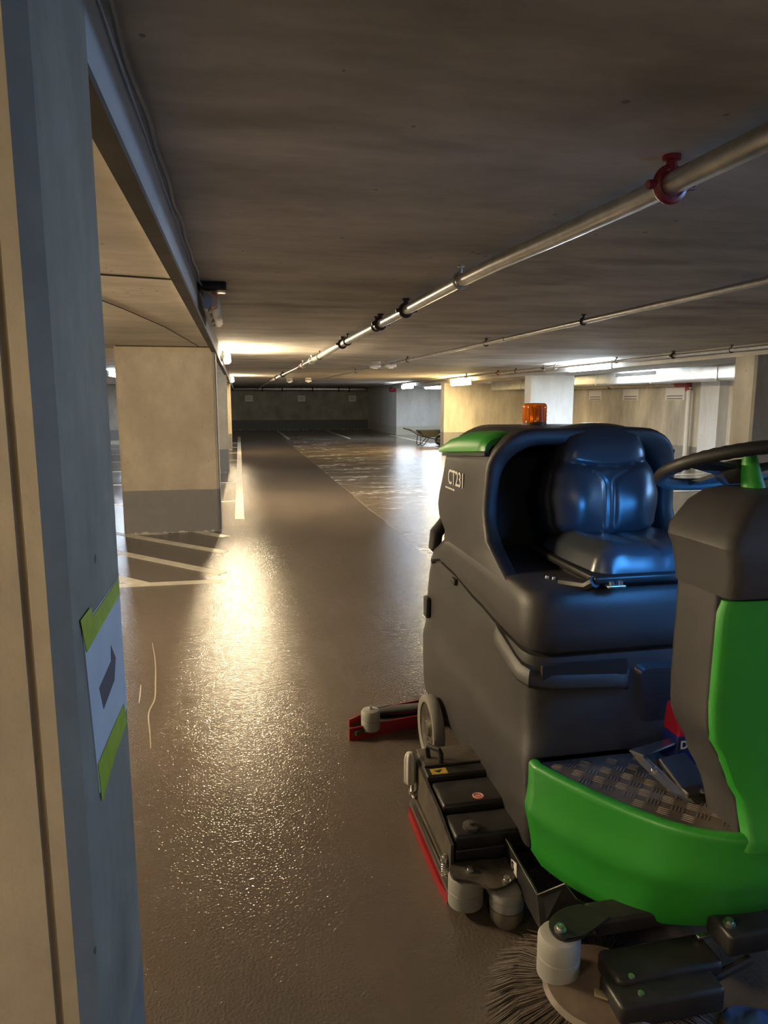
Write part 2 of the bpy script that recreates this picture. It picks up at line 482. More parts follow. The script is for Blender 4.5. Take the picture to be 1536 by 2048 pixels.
# nearest pillar: 45 mm chamfer towards the lane
pil = column('pillar', -1.35, -0.248, 1.028, 1.475, H, M_PILLAR, 'nearest concrete pillar at the left edge, a taped paper sign on its side', groove=-0.301, ch=0.025)
column('column', -1.42, -0.265, 8.85, 9.30, HL, M_COL, 'broad concrete column with grey dado beside the hatched floor', groove=-0.285)
column('column', -1.42, -0.265, 16.35, 16.80, HL, M_COL, 'second concrete column down the left row')
column('column', -1.42, -0.265, 24.1, 24.55, HL, M_COL, 'farthest concrete column of the left row')
column('column', 7.1, 8.25, 8.75, 9.2, 2.24, M_WALL, 'concrete column at the right edge of the picture')
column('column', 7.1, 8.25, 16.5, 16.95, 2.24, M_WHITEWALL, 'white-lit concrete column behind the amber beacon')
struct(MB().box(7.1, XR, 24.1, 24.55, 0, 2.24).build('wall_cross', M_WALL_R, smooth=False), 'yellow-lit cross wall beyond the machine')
# pilaster on the right wall
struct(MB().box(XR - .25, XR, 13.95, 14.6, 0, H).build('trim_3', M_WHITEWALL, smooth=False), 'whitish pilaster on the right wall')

# floor markings: thin paint layers
ml = MB(); ml.box(-0.105, 0.02, 9.7, 33, 0, 0.002)
ml.build('lane_line', M_LINE, fl, smooth=False)


LAYER = [0.0]


def stripe(x0, y0, x1, y1, w, name='hatch_line', ext=0.0):
    a = Vector((x0, y0)); b = Vector((x1, y1)); d = (b - a).normalized(); n = Vector((-d.y, d.x)) * w / 2
    p = [a + n, a - n, b - n, b + n]
    LAYER[0] += 0.0002
    MB().prism([(q.x, q.y) for q in p][::-1], 0.0, 0.002 + LAYER[0]).build(name, M_LINE, fl, smooth=False)


stripe(-1.6, 6.33, -0.20, 6.31, 0.12)
stripe(-1.6, 8.06, -0.20, 6.59, 0.12)
stripe(-1.6, 9.02, -0.20, 7.55, 0.12)
stripe(-0.62, 8.95, -0.20, 8.44, 0.12)
stripe(-1.6, 7.10, -0.85, 6.31, 0.12)
stripe(-1.6, 8.86, -0.9, 8.82, 0.10)
for k in range(7):
    stripe(-4.9, 11.5 + 2.75 * k, -0.05, 11.5 + 2.75 * k, 0.11, 'stall_line')
for x in (2.05, 4.7, 7.1):
    stripe(x, 30.5 if x < 7 else 26.0, x, 40.8 if x < 7 else 33.2, 0.12, 'stall_line')
for k in range(6):
    stripe(7.0, 6.0 + 2.6 * k, 10.65, 6.0 + 2.6 * k, 0.11, 'stall_line')
# floor scratches near the pillar: thin dried slurry trails
M_TRAIL = simple('dried_slurry', (0.30, 0.265, 0.215), 0.6)


def trail(pts, w=0.006):
    m = MB(); Q = [Vector((p[0], p[1], 0.001)) for p in [pts[0]] + list(pts) + [pts[-1]]]
    P = [.5 * (2 * Q[i] + (Q[i + 1] - Q[i - 1]) * t + (2 * Q[i - 1] - 5 * Q[i] + 4 * Q[i + 1] - Q[i + 2]) * t * t + (3 * Q[i] - Q[i - 1] - 3 * Q[i + 1] + Q[i + 2]) * t ** 3) for i in range(1, len(Q) - 2) for t in (0, .25, .5, .75)]
    L_, R_ = [], []
    for i, p in enumerate(P):
        d = (P[min(i + 1, len(P) - 1)] - P[max(i - 1, 0)]).normalized(); n = Vector((-d.y, d.x, 0)) * w * (0.4 + 0.6 * math.sin(PI * (i + .5) / len(P)))
        L_.append(p + n); R_.append(p - n)
    v = L_ + R_; k = len(P)
    m.add(v, [(i, i + 1, k + i + 1, k + i) for i in range(k - 1)])
    m.build('slurry_trail', M_TRAIL, fl, smooth=False)


trail([(-0.62, 4.72), (-0.56, 4.35), (-0.52, 4.0), (-0.50, 3.78), (-0.51, 3.6), (-0.475, 3.36), (-0.45, 3.18)], 0.004)
trail([(-0.60, 4.0), (-0.585, 3.85), (-0.575, 3.72)], 0.004)

# ceiling joints in the left bays
def joint(pts, w=0.006):
    m = MB(); m.tube([(p[0], p[1], HL) for p in pts], w, 6); m.build('ceiling_joint', M_GAP, cl, smooth=False)


joint([(-1.02, 3.9), (-0.78, 3.95), (-0.33, 4.05)], 0.008)
joint([(-1.15, 3.75), (-0.94, 4.5), (-0.78, 5.4), (-0.62, 6.6), (-0.45, 8.8)], 0.005)
MB().tube([(-1.4, 8.845, HL), (-0.27, 8.845, HL)], 0.012, 6).build('ceiling_joint', M_GAP, cl, smooth=False)

# ------------------------------------------------------------------ lamps
def lamp(loc, length, lit, strength, color, label, side=1, axis='y', w=0.10, h=0.115, group=None, clips=True):
    """damp-proof batten lamp; loc = middle of its back at the mounting face, side = which way (x) it looks out"""
    t = thing('batten_lamp', loc, label, 'lamp', group)
    x, y, z = loc; hl = length / 2

    def prof(sc, x0, x1):
        # half section of the lamp in (x, z): from the back plate out to the rounded diffuser
        return [(x0, -h / 2 * sc), (lerp(x0, x1, .55), -h / 2 * sc), (x1, -h * .28 * sc), (x1, h * .28 * sc), (lerp(x0, x1, .55), h / 2 * sc), (x0, h / 2 * sc)]

    def solid(x0, x1, y0, y1, taper):
        rings = []
        for yy, s in ((y0, .72 if taper else 1), (y0 + .05, 1), (y1 - .05, 1), (y1, .72 if taper else 1)):
            rr = []
            for (px, pz) in prof(s, x0, lerp(x0, x1, .8 if s < 1 else 1)):
                rr.append((x + side * px, y + yy, z + pz) if axis == 'y' else (x + yy, y + side * px, z + pz))
            rings.append(rr)
        return MB().loft(rings)

    solid(0.0, 0.045, -hl, hl, False).build('housing', M_LAMPBODY, t, angle=20)
    dm = emis('lit_diffuser', color, strength) if lit else M_CLEAR
    solid(0.045, w, -hl + .01, hl - .01, True).build('diffuser', dm, t, angle=20)
    if not lit:
        tb = MB()
        for dz in (-.025, .025):
            tb.tube([(x + side * .065, y - hl + .06, z + dz), (x + side * .065, y + hl - .06, z + dz)], .013, 10)
        tb.build('tube', M_WHITEBOX, t)
        cm_ = simple('copper_socket', (0.6, 0.25, 0.12), 0.35, 0.4)
        MB().box(x + .05, x + .085, y - .05, y - .01, z - .045, z + .045).build('socket', cm_, t)
        MB().box(x + .05, x + .09, y - hl + .03, y - hl + .07, z - .05, z + .05).build('socket', cm_, t)
    if clips:
        for k in range(4):
            yy = -hl + length * (k + .5) / 4
            c = MB()
            if axis == 'y': c.box(x + side * .03 - .01, x + side * .03 + .012, y + yy - .012, y + yy + .012, z - h / 2 - .008, z - h / 2 + .02)
            else: c.box(x + yy - .012, x + yy + .012, y + side * .03 - .01, y + side * .03 + .012, z - h / 2 - .008, z - h / 2 + .02)
            c.build('clip', M_GALV, t)
    return t


BX = -0.25
lamp((BX + .04, 5.6, 2.27), 1.25, False, 0, WARM, 'unlit lamp with clear cover at the end of the ceiling cable')
lamp((BX + .02, 11.3, 2.27), 1.25, True, P_LEFT, WARM, 'lit warm lamp on the left beam above the broad column', h=.13, w=.12)
lamp((BX, 22.6, 2.27), 1.25, True, P_LEFT_FAR, WARM, 'small far lit lamp on the left beam just under the nearer glowing one', h=.13, w=.12)
lamp((BX, -3.2, 2.27), 1.25, True, P_NEAR_WARM, WARM, 'lit warm lamp on the left beam behind the viewpoint', h=.13, w=.12)
lamp((-2.35, 0.0, 2.13), 1.25, True, 31, WARM, 'lit warm lamp in the left bay behind the viewpoint', h=.13, w=.12)
lamp((-3.4, 4.4, 2.13), 1.25, True, 115, WARM, 'lit warm lamp in the left bay hidden by the nearest pillar', h=.13, w=.12)
lamp((-2.62, 16.1, 2.17), 1.5, True, 40, WHITE, 'lit white lamp seen between the pillar and the broad column')
lamp((-3.6, 25.6, 2.16), 1.5, True, 70, (0.5, 0.7, 1.0), 'lit cool lamp in the far left bay')
lamp((7.1, 13.5, 2.29), 1.7, True, P_RIGHT_COOL, WHITE, 'brightest white lamp on the right beam above the seat', side=-1, h=.12, w=.12)
lamp((7.1, 22.0, 2.22), 1.9, True, P_RIGHT_WARM, AMBERW, 'yellow glowing lamp above the green lid', side=-1, h=.2, w=.14)
lamp((7.1, 29.4, 2.22), 1.9, True, 26, WHITE, 'small white lamp left of the wheelbarrow wall corner', side=-1, h=.15, w=.12)
lamp((8.7, 31.2, 2.25), 0.9, True, 40, WHITE, 'small far white lamp just above the wheelbarrow', side=-1, axis='x', h=.16, w=.12)
lamp((8.62, 14.4, 2.2), 1.6, True, 75, WHITE, 'white tube lamp in front of the shiny duct', side=1, h=.09, w=.10)
lamp((7.1, 0.5, 2.20), 1.7, True, P_NEAR_BLUE, BLUE, 'cool lamp on the right beam outside the view', side=-1, h=.12, w=.12)

# ------------------------------------------------------------------ pipes, clamps, duct, cable
def hanger(parent, x, y, zp, r, mat, name='hanger', top=H, hook=True, lbl=None):
    """threaded rod from the ceiling with a pear-shaped clamp round the pipe"""
    m = MB()
    m.tube([(x, y, top), (x, y, zp + r + .03)], .005, 8)
    m.lathe((x, y, top - .012), [(.022, 0), (.022, .012)], 12)
    m.tube([(x, y, zp + r + .045), (x, y, zp + r + .01)], .011, 8)
    pts = []
    for k in range(15):
        a = PI / 2 + PI * 1.72 * k / 14
        pts.append((x + (r + .008) * math.cos(a), y, zp + (r + .008) * math.sin(a)))
    if hook: pts.append((x + r + .035, y, zp + r * .2)); pts.append((x + r + .04, y, zp + r * .65))
    m.tube(pts, .008, 8)
    o = m.build(name, mat, parent)
    if lbl: o['label'] = lbl
    return o


def swivel(parent, x, y, zp, r, mat, lbl=None, k=1.0):
    """bulky cast clamp: ring, bolt ears and beam foot"""
    m = MB()
    m.torus((x, y, zp), r + .010, .014 * k, 24, 8, Matrix.Rotation(PI / 2, 3, 'X'))
    m.tube([(x, y, zp + r), (x, y, zp + r + .05), (x, y, H - .015)], .012, 8, radii=[.022, .016, .008])
    m.lathe((x, y, H - .02), [(.012, 0), (.03, .006), (.03, .02)], 12)
    m.tube([(x - r - .045, y, zp - .005), (x - r - .012, y, zp)], .015, 8)
    m.tube([(x + r + .012, y, zp - .012), (x + r + .05, y, zp - .006), (x + r + .055, y, zp + .022)], .008, 8)
    o = m.build('clamp', mat, parent)
    if lbl: o['label'] = lbl
    return o


PZ = 2.31
p1 = thing('ceiling_pipe', (1.3, 10, PZ), 'steel ceiling pipe nearest the viewer, carrying the red clamp', 'pipe')


def p1x(y): return interp([(0.0, 1.62), (2.0, 1.425), (4.2, 1.315), (11.3, 1.28), (29.6, 1.07)], y)


p1y = [0.4, 1.2, 1.8, 2.4, 3.0, 3.6, 4.2, 5.7, 6.7, 9, 11.3, 15, 20, 25, 30, 36, 40.4]
MB().tube([(p1x(y), y, PZ) for y in p1y], .037, 16).build('pipe_run', M_GALV, p1)
swivel(p1, p1x(2.22), 2.22, PZ, .037, M_REDCLAMP, 'dark red clamp', 1.2)
hanger(p1, p1x(4.15), 4.15, PZ, .037, M_GALV)
for y in (5.55, 6.55, 8.9): swivel(p1, p1x(y), y, PZ, .037, M_RUST)
for y in (6.75, 8.5, 11.4): hanger(p1, p1x(y), y, PZ, .037, M_RUST)
for y in (12.6, 14.2, 19.5, 22, 25): swivel(p1, p1x(y), y, PZ, .037, M_RUST if y > 15 else M_STEEL, k=1.4)
MB().tube([(p1x(13), 12.2, PZ), (p1x(14), 13.6, PZ)], .05, 14).build('coupling', M_STEEL, p1)
MB().tube([(p1x(15), 14.6, PZ), (p1x(15.5), 15.0, PZ)], .05, 14).build('coupling', M_REDCLAMP, p1)

p2 = thing('ceiling_pipe', (3.1, 10, 2.33), 'thin steel ceiling pipe in the middle of the three', 'pipe')
p2x = lambda y: interp([(0, 3.26), (3.9, 3.20), (8.3, 3.13), (15.7, 2.9), (21.5, 2.73), (40, 2.3)], y)
MB().tube([(p2x(y), y, 2.335) for y in (0, 2, 4, 6, 8.2, 12, 15.7, 21.5, 30, 40.4)], .024, 12).build('pipe_run', M_GALV, p2)
MB().tube([(p2x(8.2), 8.1, 2.335), (p2x(8.3), 8.32, 2.335)], .031, 12).build('coupling', M_GALV, p2)
for y in (6.2, 8.75, 12.5, 17.5): hanger(p2, p2x(y), y, 2.335, .024, M_RUST, hook=False)
p3 = thing('ceiling_pipe', (6.7, 9, 2.33), 'steel ceiling pipe running along the right beam', 'pipe')
p3x = lambda y: interp([(0, 7.02), (8.3, 6.90), (13.3, 6.72), (16.2, 6.6), (33, 6.3)], y)
MB().tube([(p3x(y), y, 2.325) for y in (0, 4, 8.3, 10, 13.3, 16.2, 24, 33)], .028, 12).build('pipe_run', M_GALV, p3)
for y in (7.6, 9.0, 11.9, 14.3, 16.3): hanger(p3, p3x(y), y, 2.325, .028, M_RUST, hook=False)
for y in (10.3, 14.8): swivel(p3, p3x(y), y, 2.325, .028, M_RUST)
for y in (17.5, 20): swivel(p3, p3x(y), y, 2.325, .028, M_REDCLAMP)
p4 = thing('wall_pipe', (3.5, 40.3, 2.2), 'steel pipe crossing above the far wall', 'pipe')
MB().tube([(-0.4, 40.3, 2.30), (7.15, 40.3, 2.30)], .13, 14).build('pipe_run', M_GALV, p4)
for x in (1.3, 2.4, 5.6): MB().torus((x, 40.3, 2.30), .14, .03, 20, 8, Matrix.Rotation(PI / 2, 3, 'Y')).build('clamp', M_RUST, p4)
for x in (4.1, 6.2): MB().torus((x, 40.3, 2.30), .14, .04, 20, 8, Matrix.Rotation(PI / 2, 3, 'Y')).build('clamp', M_REDCLAMP, p4)
p5 = thing('corner_valve', (7.2, 33.0, 2.1), 'red pipe fitting at the pale wall corner', 'pipe fitting')
MB().lathe((7.15, 32.9, 2.16), [(.0, -.16), (.11, -.15), (.13, 0), (.11, .14), (0, .16)], 14, 'x').build('valve_body', M_REDCLAMP, p5)
MB().tube([(7.15, 32.9, 2.2), (7.15, 32.9, 2.36)], .05, 10).build('valve_stem', M_REDCLAMP, p5)
# pipe under the ceiling on the right wall with red fitting and white down pipe
p6 = thing('wall_pipe', (10.45, 18, 2.0), 'grey pipe along the top of the right wall', 'pipe')
MB().tube([(10.5, 23.9, 2.02), (10.5, 15.6, 2.02)], .05, 12).build('pipe_run', M_GALV, p6)
MB().tube([(10.5, 15.6, 2.02), (10.5, 15.15, 2.02), (10.5, 15.12, 1.86)], .085, 12).build('elbow', simple('red_pipe_fitting', (0.30, 0.05, 0.045), 0.45), p6)
for y in (18.8, 21): MB().torus((10.5, y, 2.02), .055, .015, 16, 8, Matrix.Rotation(PI / 2, 3, 'X')).build('clamp', M_RUST, p6)
tag(MB().tube([(10.5, 15.1, 1.93), (10.5, 15.1, 0.0)], .055, 14).build('down_pipe', M_WHITEBOX), 'white down pipe below the red elbow on the right wall', 'pipe')
# duct
du = thing('air_duct', (9.0, 15, 2.15), 'shiny sheet metal air duct behind the right beam', 'duct')
poly = rpoly([(8.76, 1.99, .05), (9.25, 1.99, .05), (9.25, 2.30, .05), (8.76, 2.30, .05)], 5)
MB().loft([[(x, y, z) for x, z in poly] for y in (9.4, 23.9)]).build('duct_body', M_DUCT, du)
for y in (11.8, 14.0, 16.4, 18.8, 21.2):
    pg = rpoly([(8.745, 1.975, .05), (9.265, 1.975, .05), (9.265, 2.315, .05), (8.745, 2.315, .05)], 5)
    MB().loft([[(x, yy, z) for x, z in pg] for yy in (y - .02, y + .02)]).build('flange', M_DUCT, du)
# ceiling cable along the step
pts = []
for k in range(60):
    y = 0.2 + k * 0.085
    pts.append((-0.225 + .004 * math.sin(k * .9), y, 2.372 + .006 * math.sin(k * 0.55) - (0.04 if k == 59 else 0)))
cb = thing('ceiling_cable', (-0.225, 2.5, 2.37), 'grey cable running along the ceiling step to the unlit lamp', 'cable')
MB().tube(pts, .0085, 8).build('cable_run', M_CABLE, cb)
MB().tube(pts[-1:] + [(-0.21, 5.25, 2.30), (-0.2, 5.32, 2.30)], .006, 8).build('lamp_lead', M_CABLE, cb)
tag(MB().box(-0.249, -0.06, 5.02, 5.2, 2.342, 2.40, .012).build('mounting_bracket', M_BLACKMETAL), 'dark bracket between ceiling and the unlit lamp', 'bracket')
# white boxes beside pipe two
for (x, y, lb) in ((2.98, 13.9, 'white ceiling box on the middle pipe, nearest of the four'), (2.72, 14.2, 'white ceiling box just left of the nearest one'),
                   (2.35, 24.5, 'far white ceiling box right of its twin'), (1.75, 25.0, 'far white ceiling box left of its twin')):
    bb = MB(); bb.box(x - .10, x + .10, y - .1, y + .1, 2.27, 2.40, .015); bb.tube([(x, y, 2.27), (x, y, 2.25)], .05, 14)
    tag(bb.build('detector_box', M_WHITEBOX), lb, 'ceiling box', 'white ceiling boxes')

# ------------------------------------------------------------------ wall signs
def wall_sign(c, nrm, w, h, label, group):
    t = thing('parking_sign', c, label, 'sign', group)
    x, y, z = c; m = MB(); tx = MB()
    if nrm == 'y':
        m.box(x - w / 2, x + w / 2, y - .006, y, z - h / 2, z + h / 2)
        for k in range(3): tx.box(x - w * .36, x + w * (.36 - .12 * (k % 2)), y - .008, y - .006, z + h * (.22 - .2 * k) - .012, z + h * (.22 - .2 * k) + .012)
    else:
        m.box(x - .006, x, y - w / 2, y + w / 2, z - h / 2, z + h / 2)
        for k in range(2): tx.box(x - .008, x - .006, y - w * .42, y + w * .42, z - h * (.18 + .22 * k) - .014, z - h * (.18 + .22 * k) + .014)
    m.build('board', M_SIGN, t, smooth=False); tx.build('print', M_SIGNTXT, t, smooth=False)


for x, lb in ((0.56, 'left sign'), (3.53, 'middle sign'), (6.49, 'right sign')):
    wall_sign((x, YF, 1.77), 'y', .42, .33, 'white paper-sized %s on the dim far wall' % lb, 'signs on the far wall')
for y, lb in ((15.95, 'above the steering wheel, nearest the red elbow'), (18.0, 'in the middle of the three'), (20.0, 'closest to the white-lit column')):
    wall_sign((XR, y, 1.79), 'x', .78, .30, 'pale sign on the right wall, ' + lb, 'signs on the right wall')

# ------------------------------------------------------------------ paper sign taped to the pillar
PX = -0.248
def onpillar(pts, d0, d1):
    pts = [(y * .9185, 1.6 + (z - 1.6) * .9185) for y, z in pts]
    m = MB(); m.loft([[(PX + d0, y, z) for y, z in pts], [(PX + d1, y, z) for y, z in pts]]); return m


sg = thing('paper_sign', (PX, 1.28, 1.0), 'white paper with a dark arrow taped to the side of the nearest pillar', 'sign')
onpillar([(1.565, 1.225), (1.574, 0.92), (1.25, 0.90), (1.205, 1.225)], 0.0004, 0.0016).build('sheet', M_PAPER, sg, smooth=False)
onpillar([(1.432, 1.116), (1.474, 1.074), (1.446, 1.036), (1.326, 1.027), (1.30, 1.08), (1.425, 1.085)], 0.0016, 0.0022).build('arrow', M_PAPERDARK, sg, smooth=False)
onpillar([(1.55, 1.224), (1.563, 1.187), (1.40, 1.183), (1.218, 1.178), (1.190, 1.243), (1.272, 1.243), (1.285, 1.222), (1.42, 1.222)], 0.0022, 0.003).build('tape', M_TAPE, sg, smooth=False)
onpillar([(1.53, 0.948), (1.552, 0.895), (1.40, 0.893), (1.258, 0.880), (1.246, 0.958), (1.39, 0.955)], 0.0022, 0.003).build('tape', M_TAPE, sg, smooth=False)

# ------------------------------------------------------------------ wheelbarrow
wb = thing('wheelbarrow', (6.6, 25.0, 0), 'wheelbarrow with dark tray parked by the yellow-lit cross wall', 'wheelbarrow')
WX, WY = 7.22, 25.0
tr = MB()
r0 = rpoly([(6.55, WY - .16, .06), (7.02, WY - .13, .06), (7.02, WY + .13, .06), (6.55, WY + .16, .06)])
r1 = rpoly([(6.34, WY - .31, .08), (7.30, WY - .27, .08), (7.30, WY + .27, .08), (6.34, WY + .31, .08)])
tr.loft([[(x, y, .31) for x, y in r0], [(x, y, .57) for x, y in r1], [(x * .985 + .1, WY + (y - WY) * .96, .57) for x, y in r1], [(x * .99 + .067, WY + (y - WY) * .95, .325) for x, y in r0]])
tr.build('tray', M_WOOD, wb)
for s in (-1, 1):
    MB().tube([(5.93, WY + s * .30, .62), (6.1, WY + s * .29, .57), (6.5, WY + s * .24, .36), (6.9, WY + s * .12, .26), (WX, WY + s * .06, .19)], .019, 10).build('handle_bar', M_BLACKMETAL, wb)
    MB().tube([(5.90, WY + s * .30, .632), (6.06, WY + s * .292, .585)], .025, 10).build('grip', M_BLACK, wb)
    MB().tube([(6.44, WY + s * .24, .38), (6.40, WY + s * .26, .06), (6.46, WY + s * .26, .015), (6.54, WY + s * .26, .03), (6.78, WY + s * .17, .31)], .016, 10).build('leg', M_BLACKMETAL, wb)
MB().torus((WX, WY, .19), .145, .045, 32, 10, Matrix.Rotation(PI / 2, 3, 'X')).build('tyre', M_BLACK, wb)
MB().lathe((WX, WY, .19), [(.11, -.02), (.03, -.04), (.03, .04), (.11, .02)], 20, 'y').build('wheel_rim', M_STEEL, wb)

# ------------------------------------------------------------------ the ride-on scrubber dryer
XC = 1.33
mc = thing('scrubber_dryer', (XC, 2.3, 0), 'grey and green ride-on floor scrubber dryer with black seat and amber beacon', 'cleaning machine')


def mir(pts):
    """left-half plan path (rear centre -> front centre) completed to the right"""
    return pts + [(2 * XC - x, y) for x, y in pts[::-1]]


def half(xl, yr, yf, rr, rf, seg=6):
    """left half of a rounded plan: rear, left side, front"""
    out = [(XC, yr)]

    def arc(px, py, ax, ay, bx, by, r):
        for k in range(seg + 1):
            t = k / seg
            p0 = (px + ax * r, py + ay * r); p2 = (px + bx * r, py + by * r)
            out.append(((1 - t) ** 2 * p0[0] + 2 * t * (1 - t) * px + t * t * p2[0], (1 - t) ** 2 * p0[1] + 2 * t * (1 - t) * py + t * t * p2[1]))

    out.append((XC - .2, yr))
    arc(xl, yr, 1, 0, 0, -1, rr)
    for k in range(1, 9): out.append((xl, lerp(yr - rr, yf + rf, k / 9)))
    arc(xl, yf, 0, 1, 1, 0, rf)
    out.append((XC - .2, yf)); out.append((XC, yf))
    return out


def seam_z(y): return interp([(1.9, .80), (2.15, .815), (2.5, .845), (2.75, .875), (3.0, .885), (3.12, .84), (3.24, .72)], y)


# lower tank: flared skirt, ridge, straight upper side up to the seam
rows = [(.20, .852, 3.27, 1.89, .14, .03), (.23, .848, 3.28, 1.89, .14, .03), (.33, .844, 3.29, 1.895, .15, .03), (.44, .842, 3.29, 1.90, .15, .035),
        (.475, .844, 3.30, 1.905, .15, .045), (.505, .850, 3.30, 1.91, .15, .06), (.54, .858, 3.30, 1.915, .15, .08), (.60, .862, 3.30, 1.935, .15, .09), (.70, .862, 3.28, 1.945, .15, .10),
        (.78, .862, 3.25, 1.95, .15, .10), (.80, .866, 3.235, 1.955, .15, .10), (.803, .885, 3.20, 1.975, .13, .09)]
rings = []
for (z, xl, yr, yf, rr, rf) in rows:
    h = mir(half(xl, yr, yf, rr, rf)); ring = []
    for (x, y) in h:
        zz = z if z <= .55 else lerp(.55, seam_z(y), (z - .55) / .25)
        ring.append((x, y, zz))
    rings.append(ring)
MB().loft(rings).build('lower_tank', M_BODY, mc, angle=50)
# dark rubber seal in the seam
rings = []
for dz in (-.012, .024):
    rings.append([(x, y, seam_z(y) + dz) for x, y in mir(half(.880, 3.205, 1.972, .13, .09))])
MB().loft(rings).build('seam_seal', M_BLACK, mc)
# upper hood, up to the seat platform
rings = []
for (t, xl, yr, yf, rf) in ((0, .885, 3.20, 1.975, .09), (.0, .866, 3.22, 1.955, .10), (.05, .858, 3.22, 1.945, .10), (.35, .858, 3.16, 1.945, .10), (.7, .862, 3.05, 1.955, .12), (.92, .868, 3.0, 1.965, .13), (.985, .88, 2.985, 1.985, .13), (1.0, .91, 2.96, 2.015, .12)):
    ring = []
    for x, y in mir(half(xl, yr, yf, .15, rf)):
        ring.append((x, y, lerp(seam_z(y) + .014, 1.012, t)))
    rings.append(ring)
MB().loft(rings).build('upper_hood', M_BODY, mc, angle=50)

# moulded grip lip below the seam, round the front left corner
path = []
for k in range(26):
    t = k / 25
    if t < .5:
        u = t / .5; path.append(Vector((.858, lerp(2.24, 2.02, u), lerp(.790, .735, u))))
    else:
        u = (t - .5) / .5; path.append(Vector((lerp(.90, 1.205, u), 1.944, lerp(.722, .705, u))))
path[13] = Vector((.872, 1.965, .727)); path[12] = Vector((.860, 2.0, .732))
rings = []
for i, p in enumerate(path):
    d = (path[min(i + 1, 25)] - path[max(i - 1, 0)]).normalized(); out = Vector((d.y, -d.x, 0)).normalized()
    if out.y > 0.2: out = -out
    if out.x > 0.2: out = -out
    e = min(1, (i + .3) / 2, (25 - i + .3) / 2)
    rings.append([p + out * a * e + Vector((0, 0, b)) for a, b in ((-.02, .045), (.004, .040), (.012, .030), (.020, .012), (.021, -.004), (.014, -.016), (-.02, -.028))])
MB().loft(rings).build('grip_lip', M_BODY, mc, angle=30)
MB().box(.9, 1.19, 1.935, 1.95, .738, .786).build('grip_recess', M_BLACK, mc)
# inset service panel on the seat pedestal front
MB().loft([[(x, 1.952, z) for x, z in rpoly([(1.235, .50, .02), (1.74, .50, .02), (1.76, .765, .03), (1.215, .765, .03)])], [(x, 1.926, z) for x, z in rpoly([(1.255, .51, .02), (1.73, .51, .02), (1.745, .752, .03), (1.232, .752, .03)])]]).build('service_panel', M_HOUS, mc)

# back housing with the seat recess
XH = 1.268
def arch(xl, zt, r, zb=.94, n=8):
    out = []
    for k in range(n): out.append((xl, lerp(zb, zt - r, k / n)))
    for k in range(9):
        a = PI - PI / 2 * k / 8; out.append((xl + r + r * math.cos(a), zt - r + r * math.sin(a)))
    for k in range(1, 4): out.append((lerp(xl + r, XH, k / 4), zt))
    return out + [(XH, zt)] + [(2 * XH - x, z) for x, z in out[::-1]]


def rim_y(z): return interp([(.94, 2.08), (1.0, 2.16), (1.04, 2.27), (1.10, 2.40), (1.2, 2.435), (1.36, 2.425), (1.48, 2.39)], z)


def rear_y(z): return interp([(.94, 3.02), (1.02, 2.96), (1.12, 3.10), (1.36, 3.02), (1.44, 2.98), (1.5, 2.93)], z)


def xtop(z): return interp([(.94, .866), (1.1, .872), (1.48, .885)], z) - .866


rings = []
for (ins, fy) in ((.28, lambda z: rear_y(z) + .0), (.05, lambda z: rear_y(z)), (.012, lambda z: rear_y(z) - .02), (0, lambda z: rear_y(z) - .06), (0, lambda z: lerp(rear_y(z), rim_y(z), .5)), (0, lambda z: rim_y(z) + .022), (.003, lambda z: rim_y(z) + .008), (.014, lambda z: rim_y(z)),
                  (.046, lambda z: rim_y(z) + .004), (.056, lambda z: rim_y(z) + .012), (.062, lambda z: rim_y(z) + .035), (.085, lambda z: 2.66), (.11, lambda z: 2.70), (.28, lambda z: 2.71)):
    rings.append([(x + (xtop(z) * (1 if x < XH else -1)), fy(z), z) for x, z in arch(.866 + ins, 1.503 - ins, .16 - ins * .25)])
hous = MB().loft(rings, closed=False, cap0=True, cap1=True)
hous.build('seat_housing', M_BODY, mc, angle=55)
# smooth dark liner of the recess
rings = []
for (ins, fy) in ((.0635, lambda z: rim_y(z) + .037), (.084, lambda z: 2.655), (.115, lambda z: 2.692), (.28, lambda z: 2.70)):
    rings.append([(x + (xtop(z) * (1 if x < XH else -1)), fy(z), z) for x, z in arch(.866 + ins + .001, 1.503 - ins - .001, .16 - ins * .25)])
MB().loft(rings, closed=False, cap0=False, cap1=True).build('recess_liner', M_HOUS, mc, angle=55)

# green tank lid
def lid_top(y): return interp([(2.42, 1.492), (2.6, 1.494), (2.8, 1.482), (2.95, 1.458), (3.04, 1.425), (3.09, 1.39)], y)


rings = []
for i, y in enumerate((2.455, 2.47, 2.52, 2.6, 2.7, 2.8, 2.88, 2.95, 3.0, 3.04, 3.075, 3.09)):
    zt = lid_top(y) - (.012 if i == 0 else 0); zb = lerp(1.415, 1.372, (y - 2.455) / .6)
    xl = .872 + (.01 if i == 0 else 0) + (.03 if y > 3.08 else .01 if y > 3.05 else 0)
    prof = [(xl + .02, zb - .0), (xl, zb + .004), (xl + .002, zb + .02), (xl + .01, lerp(zb, zt, .5)), (xl + .028, lerp(zb, zt, .72)), (xl + .075, lerp(zb, zt, .92)), (xl + .16, zt - .002), (lerp(xl, XH, .6), zt + .004), (XH, zt + .006)]
    pr_ = prof + [(2 * XH - x - .035 * min(1, (XH - x) / .3), z) for x, z in prof[::-1][1:]]
    inn = [(XH + (x - XH) * .965, max(zb, z - .016)) for x, z in pr_[::-1]]      # hollow underside
    rings.append([(x, y, z) for x, z in pr_ + inn])
MB().loft(rings).build('tank_lid', M_GREEN, mc, angle=40)
for xs in ((.878, .90), (1.636, 1.658)):
    MB().loft([[(xx, y, z) for y, z in ((2.45, 1.416), (3.0, 1.375), (3.0, 1.362), (2.45, 1.402))] for xx in xs]).build('lid_seal', M_BLACK, mc)

